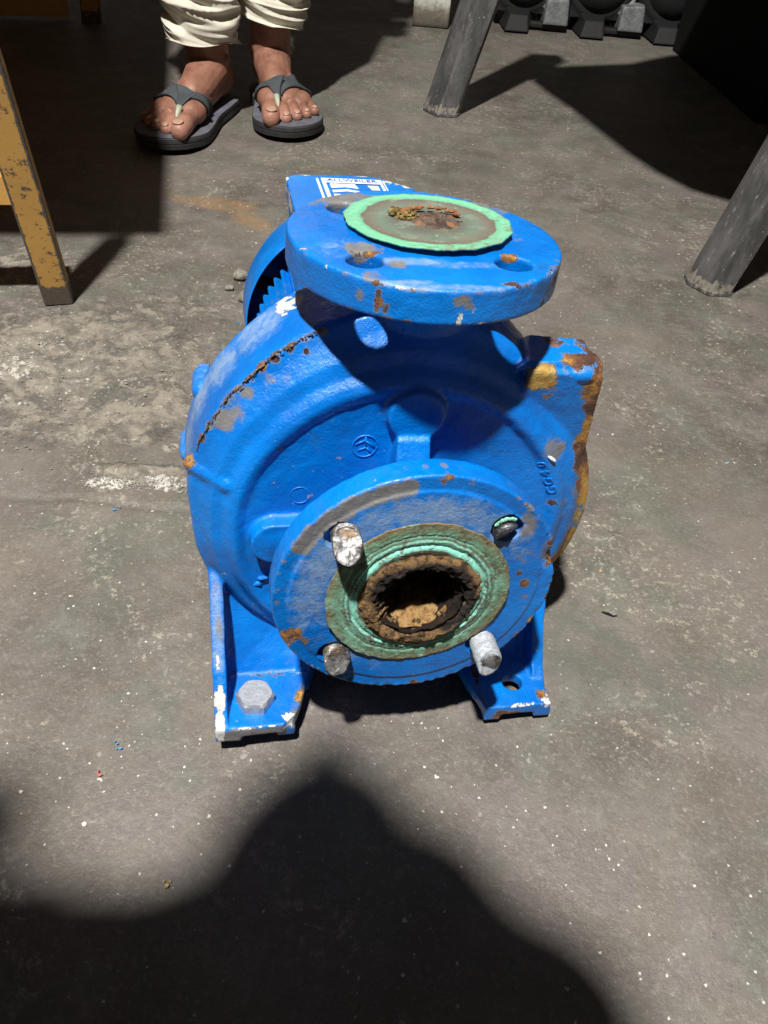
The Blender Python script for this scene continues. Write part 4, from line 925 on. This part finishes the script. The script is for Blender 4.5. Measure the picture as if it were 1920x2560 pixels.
# ------------------------------------------------------------------ person in sandals
person = empty('person', 'standing person in off-white trousers and grey thong sandals', 'person', (-.36, 1.70, 0))
Z0 = .021; FS = 1.10
def foot_parts():
    P_ = []
    P_ += [sphere((0, -.030, .034), (.029, .034, .033)), capsule((0, -.006, .062), (0, -.004, .11), .035, .034), capsule((0, -.004, .11), (0, -.015, .24), .034, .047),
           capsule((0, .0, .052), (.006, .075, .032), .034, .026), capsule((0, -.02, .03), (-.012, .10, .020), .026, .018), capsule((0, -.02, .03), (.015, .115, .022), .026, .021),
           sphere((.024, .120, .022), (.0225, .030, .021)), sphere((-.020, .112, .018), (.027, .030, .0165)), sphere((.002, .106, .024), (.036, .034, .019)),
           sphere((.031, -.002, .070), .009), sphere((-.031, -.008, .064), .009)]
    toes = [((.029, .140, .018), (.033, .170, .0165), (.0355, .190, .0145), .0135, .0150, .0140), ((.0085, .138, .018), (.0095, .166, .0175), (.0100, .184, .0105), .0092, .0085, .0092),
            ((-.0085, .134, .017), (-.0090, .158, .0165), (-.0100, .173, .0100), .0088, .0080, .0087), ((-.0245, .127, .016), (-.0265, .147, .0150), (-.0285, .161, .0095), .0084, .0077, .0083),
            ((-.0395, .114, .015), (-.0430, .131, .0130), (-.0455, .143, .0088), .0084, .0078, .0084)]
    for a, b, c, ra, rb, rc in toes: P_ += [capsule(a, b, ra, rb), capsule(b, c, rb, rc)]
    for x in (.024, .009, -.006, -.021): P_ += [capsule((x*.45, .05, .0535), (x, .115, .0345), .0045, .004)]       # tendons
    P_ += [capsule((-.012, .02, .066), (-.022, .085, .040), .0022, .0018), capsule((.01, .03, .068), (.016, .07, .052), .0022, .0016)]      # veins
    return P_
FV, FF, FN = remesh(foot_parts(), .0016, 5)
FV[:, 2] = np.maximum(FV[:, 2], .0008)
toeW = sstep(FV[:, 1], .15, .19)
fb = BVHTree.FromPolygons([Vector(v) for v in FV], FF.tolist() if isinstance(FF, np.ndarray) else FF)
feet = []
bodyV, bodyF, bodyT, nb_ = [], [], [], 0
sole_out = []
SO = [(-.066, 0), (-.062, .020), (-.045, .034), (-.01, .038), (.05, .041), (.10, .052), (.14, .058), (.17, .054), (.195, .041), (.210, .015), (.209, -.012), (.197, -.034), (.172, -.052), (.14, -.061), (.10, -.060), (.05, -.047), (-.01, -.038), (-.045, -.033), (-.062, -.018)]
def closed_spline(p, n=6):
    p = np.array(p); m = len(p); o_ = []
    for i in range(m):
        a, b, c, d = p[i-1], p[i], p[(i+1) % m], p[(i+2) % m]
        for k_ in range(n):
            t = k_/n; o_.append(.5*((2*b)+(-a+c)*t+(2*a-5*b+4*c-d)*t*t+(-a+3*b-3*c+d)*t**3))
    return np.array(o_)
def build_foot(ankle, fdir, toe_side, name_lbl):
    global nb_
    f2 = np.array(fdir, float); f2 /= np.linalg.norm(f2); s2 = np.array([-f2[1], f2[0]])
    if np.dot(s2, toe_side) < 0: s2 = -s2
    Mt = Matrix(((s2[0]*FS, f2[0]*FS, 0, ankle[0]), (s2[1]*FS, f2[1]*FS, 0, ankle[1]), (0, 0, FS, Z0), (0, 0, 0, 1)))
    loc = np.array(person.location)
    def put(v, f): v, f = xf((v, f), Mt); return v-loc, f
    v, f = put(FV, FF); bodyV.append(v); bodyF.extend([[int(i)+nb_ for i in q] for q in f]); nb_ += len(v); bodyT.append(toeW)
    # sandal
    so = closed_spline(SO)[:, ::-1]                    # (x, y)
    n = len(so); lev = [(-.0186, .93), (-.0170, .99), (-.0095, 1.0), (-.0085, .982), (-.0075, 1.0), (-.002, 1.0), (-.0004, .985)]
    V = []
    for z, s in lev:
        for x, y in so:
            spring = .006*sstep(np.array(y), .12, .21)
            V.append(((x)*s, .07+(y-.07)*s, z+float(spring)))
    F = [[i*n+j, i*n+(j+1) % n, (i+1)*n+(j+1) % n, (i+1)*n+j] for i in range(len(lev)-1) for j in range(n)]+[list(range(n))]
    v, f = put(np.array(V), F); sd = ob('sandal', v, f, M_SOLE, person, smooth=40, label=name_lbl)
    V = []; m = 8
    for i in range(m):
        s = .978*(1-i/(m-1))+.0
        for x, y in so:
            yy = .07+(y-.07)*s; V.append((x*s, yy, .0004+.006*float(sstep(np.array(yy), .12, .21))+(.0012 if i > 0 else -.0005)))
    F = [[i*n+j, (i+1)*n+j, (i+1)*n+(j+1) % n, i*n+(j+1) % n][::-1] for i in range(m-1) for j in range(n)]
    v, f = put(np.array(V), F); ob('insole', v, f, M_INSOLE, sd)
    # straps: ribbed bands
    def band(phi1, ribs=4):
        L, N_ = 34, 33; V = np.zeros((L, N_, 3)); Nn = np.zeros((L, N_, 3)); p0 = 22.0
        for i in range(L):
            t = i/(L-1); phi = R(p0+(phi1-p0)*t); yc_ = .126-.056*t**.9; w_ = .026+.012*min(1, t/.5)
            for j in range(N_):
                y = yc_+(.5-j/(N_-1))*w_; cx0 = 0.0; cz0 = .010
                d = Vector((math.sin(phi), 0, math.cos(phi))); o_ = Vector((cx0, y, cz0))
                h = fb.ray_cast(o_+d*.2, -d)
                rad = (h[0]-o_).length+.0022 if h[0] else .03
                V[i, j] = np.array(o_+d*rad); Nn[i, j] = np.array(d)
        for _ in range(10):
            W_ = V.copy(); W_[1:-1, 1:-1] = (V[:-2, 1:-1]+V[2:, 1:-1]+V[1:-1, :-2]+V[1:-1, 2:]+2*V[1:-1, 1:-1])/6
            W_[1:-1, 0] = (V[:-2, 0]+V[2:, 0]+2*V[1:-1, 0])/4; W_[1:-1, -1] = (V[:-2, -1]+V[2:, -1]+2*V[1:-1, -1])/4; V = W_
        for i in range(L):
            for j in range(N_):
                q = Vector(V[i, j]); l_, n_, _, _d = fb.find_nearest(q); sd_ = (q-l_).dot(n_)
                if sd_ < .0016: V[i, j] = np.array(l_+n_*.0016)
        rib = np.abs(np.cos(math.pi*ribs*np.arange(N_)/(N_-1)))[None, :]*sstep(np.arange(L)/L, .12, .35)[:, None]+.5*(1-sstep(np.arange(L)/L, .12, .35))[:, None]
        T_o = (V+Nn*(.0014+.0024*rib)[:, :, None]).reshape(-1, 3); T_i = (V-Nn*.0008).reshape(-1, 3); n1 = len(T_o)
        F = [[i*N_+j, i*N_+j+1, (i+1)*N_+j+1, (i+1)*N_+j] for i in range(L-1) for j in range(N_-1)]
        F += [[n1+i*N_+j, n1+(i+1)*N_+j, n1+(i+1)*N_+j+1, n1+i*N_+j+1] for i in range(L-1) for j in range(N_-1)]
        for i in range(L-1): F += [[i*N_, (i+1)*N_, n1+(i+1)*N_, n1+i*N_], [i*N_+N_-1, n1+i*N_+N_-1, n1+(i+1)*N_+N_-1, (i+1)*N_+N_-1]]
        if phi1 > 0: F = [f[::-1] for f in F]
        return np.vstack([T_o, T_i]), F
    for b in (band(112), band(-116)):
        v, f = put(*b); ob('strap', v, f, M_STRAP, sd)
    L, N_ = 26, 13; V = np.zeros((L, N_, 3)); Nn = V.copy()
    for i in range(L):
        t = i/(L-1); y = .150-.036*t; half = 5+17*t**1.1; pc = 33-13*t
        for j in range(N_):
            phi = R(pc+half*(2*j/(N_-1)-1)); d = Vector((math.sin(phi), 0, math.cos(phi))); o_ = Vector((0, y, .010)); h = fb.ray_cast(o_+d*.2, -d)
            rad = max((h[0]-o_).length if h[0] else .02, .024+.018*t)+.0030; V[i, j] = np.array(o_+d*rad); Nn[i, j] = np.array(d)
    for _ in range(6):
        V[1:-1, 1:-1] = (V[:-2, 1:-1]+V[2:, 1:-1]+V[1:-1, :-2]+V[1:-1, 2:])/4; V[1:-1, 0] = (V[:-2, 0]+V[2:, 0])/2; V[1:-1, -1] = (V[:-2, -1]+V[2:, -1])/2
    To, Ti = (V+Nn*.0022).reshape(-1, 3), (V-Nn*.0012).reshape(-1, 3); n1 = len(To)
    F = [[i*N_+j, i*N_+j+1, (i+1)*N_+j+1, (i+1)*N_+j][::-1] for i in range(L-1) for j in range(N_-1)]; F += [[q+n1 for q in f_2[::-1]] for f_2 in F]
    for i in range(L-1): F += [[i*N_, (i+1)*N_, n1+(i+1)*N_, n1+i*N_], [i*N_+N_-1, n1+i*N_+N_-1, n1+(i+1)*N_+N_-1, (i+1)*N_+N_-1]]
    v, f = put(np.vstack([To, Ti]), F); ob('strap_tongue', v, f, M_STRAP, sd)
    v, f = put(*join([tube([(.0195, .166, -.002), (.0195, .165, .012), (.0195, .160, .027), (.0190, .150, .036)], [.0040, .0034, .0038, .0052], 14), sphere((.0195, .166, .001), (.0055, .0055, .002))]))
    ob('toe_post', v, f, M_POST, sd)
    # nails
    for (x, y, z, rx, ry) in ((.0350, .1915, .0262, .0088, .0085), (.0100, .1860, .0172, .0054, .0050), (-.0100, .1750, .0164, .0050, .0046), (-.0285, .1630, .0156, .0046, .0042), (-.0457, .1455, .0146, .0044, .0038)):
        h = fb.ray_cast(Vector((x, y, .08)), Vector((0, 0, -1)))
        if not h[0]: continue
        nrm = h[1]; yv_ = (Vector((0, 1, 0))-nrm*nrm.y).normalized(); xv = yv_.cross(nrm)
        A2_ = np.array([[xv.x, yv_.x, nrm.x], [xv.y, yv_.y, nrm.y], [xv.z, yv_.z, nrm.z]])
        v, f = put(*sphere(np.array(h[0])+np.array(nrm)*.0002, (rx, ry, .0016), 16, 8, A2_)); ob('toenail', v, f, M_NAIL, person)
LA = (-.392, 1.600); RA = (-.292, 1.705)
build_foot(LA, (-.20, -.98), (1, 0), 'sandal on the foot at the left, its outer half in shade')
build_foot(RA, (.33, -.944), (-1, 0), 'sandal on the foot at the right, in the light')
# rest of the body, above and inside the clothes
loc = np.array(person.location)
hipL, hipR = np.array([-.46, 1.93, .82]), np.array([-.28, 1.97, .82]); kL, kR = np.array([-.46, 1.62, .47]), np.array([-.25, 1.74, .47])
chest = np.array([-.37, 1.95, 1.25]); neck = np.array([-.37, 1.93, 1.42]); head = np.array([-.37, 1.89, 1.55])
bp = [capsule((LA[0], LA[1]+.01, .22), kL, .046, .056), capsule((RA[0], RA[1]+.01, .22), kR, .046, .056), capsule(kL, hipL, .058, .085), capsule(kR, hipR, .058, .085),
      capsule((hipL+hipR)/2+[0, 0, .02], chest, .135, .15), capsule(chest+[0, 0, .08], neck, .09, .055), capsule(neck, head, .052, .06), sphere(head, (.078, .098, .118)), sphere(head+[0, -.10, -.01], (.012, .018, .016)), sphere(head+[0, -.088, -.05], (.022, .012, .008)),
      sphere(head+[.078, 0, 0], (.01, .016, .028)), sphere(head+[-.078, 0, 0], (.01, .016, .028))]
for sx in (-1, 1):
    sh = chest+[sx*.18, 0, .10]; el = chest+[sx*.25, .02, -.18]; ha = chest+[sx*.22, -.12, -.40]
    bp += [capsule(sh, el, .048, .038), capsule(el, ha, .036, .025), sphere(ha+[0, -.05, -.05], (.022, .04, .045))]
    for i in range(5): bp += [capsule(ha+[sx*(.018-.010*i), -.07, -.085], ha+[sx*(.02-.011*i), -.075, -.13-.01*(2-abs(i-2))], .008, .007, 8)]
BV, BF, BN = remesh(bp, .006, 4)
bodyV.append(BV-loc); bodyF.extend([[int(i)+nb_ for i in q] for q in BF]); bodyT.append(np.zeros(len(BV)))
ob('body', np.vstack(bodyV), bodyF, M_SKIN, person, attrs={'toe': np.concatenate(bodyT)})
# trousers: bunched folds at the hems
def leg_cloth(path, rad, seed, flat=(1, 1)):
    path = np.array(path, float); n, m = 120, 170; t = np.linspace(0, len(path)-1, m)
    # sample densely near the hem
    t = (len(path)-1)*(np.linspace(0, 1, m)**1.7)
    c = np.stack([np.interp(t, range(len(path)), path[:, k_]) for k_ in range(3)], 1); r = np.interp(t, range(len(rad)), rad)
    th = np.linspace(0, 2*math.pi, n, endpoint=False); V = []
    for i in range(m):
        for a in th: V.append((c[i, 0]+r[i]*flat[0]*math.cos(a), c[i, 1]+r[i]*flat[1]*math.sin(a), c[i, 2]+.008*math.sin(a+seed)+.003*math.sin(3*a+seed)))
    V = np.array(V); cc = np.repeat(c, n, 0); d = V-cc; d[:, 2] = 0; d /= np.linalg.norm(d, axis=1)[:, None]
    q = V*np.array([9, 9, 62])+np.array([0, 0, 1])*(V[:, :1]*16-V[:, 1:2]*9)
    f1 = fbm(q, 1.0, 2, seed); ridge = 1-np.abs(f1-.5)*4.2
    zz = V[:, 2]; amp = .012*(1-sstep(zz, .26, .55))+.003
    V = V+d*(np.clip(ridge, -.6, 1)*amp)[:, None]; V[:, 2] += (f1-.5)*.014
    hem = np.arange(len(V)) < n*3; V[hem] += d[hem]*.003
    inner = V-d*.004; n1 = len(V)
    F = [[i*n+j, i*n+(j+1) % n, (i+1)*n+(j+1) % n, (i+1)*n+j] for i in range(m-1) for j in range(n)]
    F2 = [[n1+q_ for q_ in f[::-1]] for f in F]; F3 = [[j, n1+j, n1+(j+1) % n, (j+1) % n] for j in range(n)]
    return np.vstack([V, inner]), F+F2+F3
tl = leg_cloth([(LA[0]-.002, LA[1]-.003, .124), (LA[0]-.01, LA[1], .20), (LA[0]-.03, LA[1], .34), kL, (kL+hipL)/2, hipL], [.046, .056, .062, .076, .095, .115], 3, (1.1, 1.0))
tr = leg_cloth([(RA[0]+.002, RA[1]-.005, .146), (RA[0]+.01, RA[1], .20), (RA[0]+.02, RA[1], .34), kR, (kR+hipR)/2, hipR], [.043, .051, .057, .076, .095, .115], 11, (1.1, 1.0))
wa = sphere((hipL+hipR)/2+[0, 0, .06], (.20, .14, .15), 40, 24)
tv, tf = join([tl, tr, wa]); ob('trousers', tv-loc, tf, M_TROUSER, person)
V, F, N = remesh([capsule((hipL+hipR)/2+[0, 0, .06], chest, .16, .175), capsule(chest+[0, 0, .08], neck-[0, 0, .03], .12, .07)]+[capsule(chest+[s*.18, 0, .10], chest+[s*.25, .02, -.10], .062, .058) for s in (-1, 1)], .008, 6)
ob('shirt', V-loc, F, M_SHIRT, person)
V, F, N = remesh([sphere(head+[0, .02, .03], (.086, .098, .108))], .006, 2); ob('hair', V[:, :]-loc, F, M_HAIR, person)

# ------------------------------------------------------------------ photographer crouching behind the camera
ph = empty('person', 'crouching photographer behind the viewpoint, leaning over with dark clothes', 'person', (-.1, -.5, 0))
pl0 = np.array(ph.location)
H_ = np.array([-.124, -.060, .905]); ch = np.array([-.11, -.27, .76]); hp = np.array([-.10, -.62, .42])
shR, shL = np.array([-.030, -.092, .84]), np.array([-.262, -.106, .86])
elR, haR = np.array([.060, -.125, .66]), np.array([.035, -.055, .475]); elL, haL = np.array([-.350, -.140, .74]), np.array([-.300, -.082, .92])
kneeR, kneeL = np.array([.20, -.22, .46]), np.array([-.42, -.25, .46]); ftR, ftL = np.array([.20, -.45, .06]), np.array([-.38, -.48, .06])
bp = [sphere(H_, (.060, .088, .100)), capsule(H_-[0, .05, .05], ch+[0, .02, .10], .055, .07), capsule(ch, hp, .13, .14), capsule(shR, elR, .05, .04), capsule(elR, haR, .038, .026), capsule(shL, elL, .05, .04), capsule(elL, haL, .038, .026),
      capsule(hp+[.1, 0, 0], kneeR, .085, .06), capsule(kneeR, ftR, .055, .04), capsule(hp+[-.1, 0, 0], kneeL, .085, .06), capsule(kneeL, ftL, .055, .04),
      capsule(ftR, ftR+[0, .16, -.03], .04, .03), capsule(ftL, ftL+[0, .16, -.03], .04, .03), sphere(haR+[.0, .005, 0], (.022, .034, .04)), sphere(haL+[0, .01, .03], (.024, .038, .042)),
      sphere(H_+[0, .095, -.02], (.012, .016, .016)), sphere(H_+[.078, 0, 0], (.01, .016, .026)), sphere(H_+[-.078, 0, 0], (.01, .016, .026))]
for i in range(4):
    bp += [capsule(haR+[-.012, .018, .030-.017*i], haR+[-.055, .018, .028-.017*i], .0085, .0075, 8), capsule(haL+[-.03+.018*i, .03, .06], haL+[-.034+.02*i, .045, .11-.006*abs(i-1)], .0085, .0075, 8)]
bp += [capsule(haR+[.0, -.02, .02], haR+[-.03, -.03, .05], .010, .009, 8), capsule(haL+[.02, .01, .03], haL+[.055, .02, .06], .010, .009, 8)]
V, F, N = remesh(bp, .006, 4); ob('body', V-pl0, F, M_SKIN, ph, attrs={'toe': np.zeros(len(V))})
V, F, N = remesh([capsule(ch, hp, .150, .155), capsule(shR, elR, .066, .052), capsule(elR, (elR+haR)/2, .050, .042), capsule(shL, elL, .066, .052), capsule(elL, (elL+haL)/2, .05, .042), capsule(ch, ch+[0, .04, .10], .12, .085), capsule(shL, shR, .07, .07), sphere((-.075, -.046, .855), (.054, .058, .06)), sphere((-.165, -.075, .86), (.05, .055, .06)), capsule(H_+[.02, -.030, -.03], shR+[-.01, .005, .01], .055, .066)], .008, 5)
ob('shirt', V-pl0, F, M_SHIRT, ph)
V, F, N = remesh([capsule(hp+[.1, 0, 0], kneeR, .10, .075), capsule(kneeR, ftR+[0, 0, .04], .072, .055), capsule(hp+[-.1, 0, 0], kneeL, .10, .075), capsule(kneeL, ftL+[0, 0, .04], .072, .055), sphere(hp, .16)], .008, 5)
ob('trousers', V-pl0, F, M_JEANS, ph)
V, F, N = remesh([sphere(H_+[0, -.016, .014], (.064, .090, .100))], .006, 2); ob('hair', V-pl0, F, M_HAIR, ph)
# the phone he holds: lens at the viewpoint, body just behind it
Mp = np.array(M)
v, f = prism(rrect(-.062, .010, -.135, .010, .010), 2, .004, .012)
v, f = xf((v, f), Mp); o = ob('phone', v, f, M_PHONE, smooth=30); tag(o, 'black smartphone held by the crouching photographer', 'phone')

# ------------------------------------------------------------------ small scraps on the floor
def rock(c, s, seed):
    v, f = sphere((0, 0, 0), 1, 10, 7); v = v*np.array(s); v = v*(1+.5*(fbm(v/np.mean(s)+seed, 1.3, 2, seed)-.5))[:, None]
    return v+np.array(c), f
for i, (x, y, s, lab) in enumerate([(-.213, .962, .011, 'largest pale concrete crumb beside the fan cowl'), (-.199, .935, .007, 'small pale crumb between two others beside the fan cowl'), (-.196, .905, .010, 'pale concrete crumb nearest the front of the fan cowl group'), (-.222, .930, .006, 'smallest crumb, outermost of the group beside the fan cowl')]):
    v, f = rock((0, 0, s*.5), (s, s*.8, s*.6), i+3); o = ob('concrete_crumb', v, f, M_CHIP, smooth=False); o.location = (x, y, 0); tag(o, lab, 'concrete crumb', 'crumbs beside the fan cowl')
tw = ob('scrap_sliver', *tube([(-.005, .002, .001), (0, 0, .002), (.004, -.0015, .001), (.007, -.001, .002)], [.0005, .0009, .0007, .0004], 6), M_TWIG, smooth=False); tw.location = (.192, .438, 0)
tag(tw, 'tiny black sliver of scrap on the floor right of the pump', 'scrap')
M_FLK = {'b': plain('blue paint flake', (.05, .30, .58), .5), 'r': plain('red paint flake', (.55, .10, .10), .5), 'y': plain('yellow paint flake', (.62, .42, .06), .5)}
for i, (x, y, c, lab) in enumerate([(-.167, .281, 'b', 'light blue paint flake on the floor left of the left foot'), (-.239, .512, 'b', 'light blue paint flake near the white crumbly patch'), (-.171, .259, 'r', 'red paint flake on the floor at lower left'), (-.111, .192, 'y', 'yellow paint flake in front, at the shadow edge'), (-.195, .85, 'b', 'dark blue paint flake left of the pump shoulder')]):
    fl_ = [rock((random.uniform(-.003, .003), random.uniform(-.003, .003), .0008), (.0013 if k_ == 0 else .0006, .0009 if k_ == 0 else .0005, .0004), k_+i*5) for k_ in range(5)]
    o = ob('paint_flake', *join(fl_), M_FLK[c], smooth=False); o.location = (x, y, 0); tag(o, lab, 'paint flake')
gr = []
for i in range(1000):
    x, y = random.uniform(-.5, .6), .12+random.random()**1.3*1.3
    if random.random() > .35+.65*float(vnoise(np.array([[x, y, 0]]), 7, 3)[0] > .5): continue
    s = .0003+.0008*random.random()**3; gr.append((x, y, s))
for i in range(500):
    x, y = -.33+random.gauss(0, .09), .68+random.gauss(0, .08); gr.append((x, y, .0006+.0016*random.random()**3))
for i in range(420):
    x = random.choice((-.262, -.245, -.215, -.200, -.18))+random.gauss(0, .012); gr.append((x, .545+.06*abs(vnoise(np.array([[x, 0, 0]]), 40, 2)[0]-.4)*random.random()+random.gauss(0, .0035), .0004+.0016*random.random()**2.5))
tet = [(1, 0, 0), (-.5, .87, 0), (-.5, -.87, 0), (.1, 0, 1.1)]
V, F = [], []
for x, y, s in gr:
    a = random.uniform(0, 6.28); c, s_ = math.cos(a), math.sin(a); n = len(V)
    V += [(x+s*(p[0]*c-p[1]*s_), y+s*(p[0]*s_+p[1]*c)*.8, p[2]*s*.8) for p in tet]; F += [(n, n+1, n+3), (n+1, n+2, n+3), (n+2, n, n+3), (n, n+2, n+1)]
o = ob('grit', V, F, plain('pale grit', (.40, .38, .33), .8, .5, 40, .0005), smooth=False, kind='stuff'); o['label'] = 'pale grit scattered over the concrete floor'
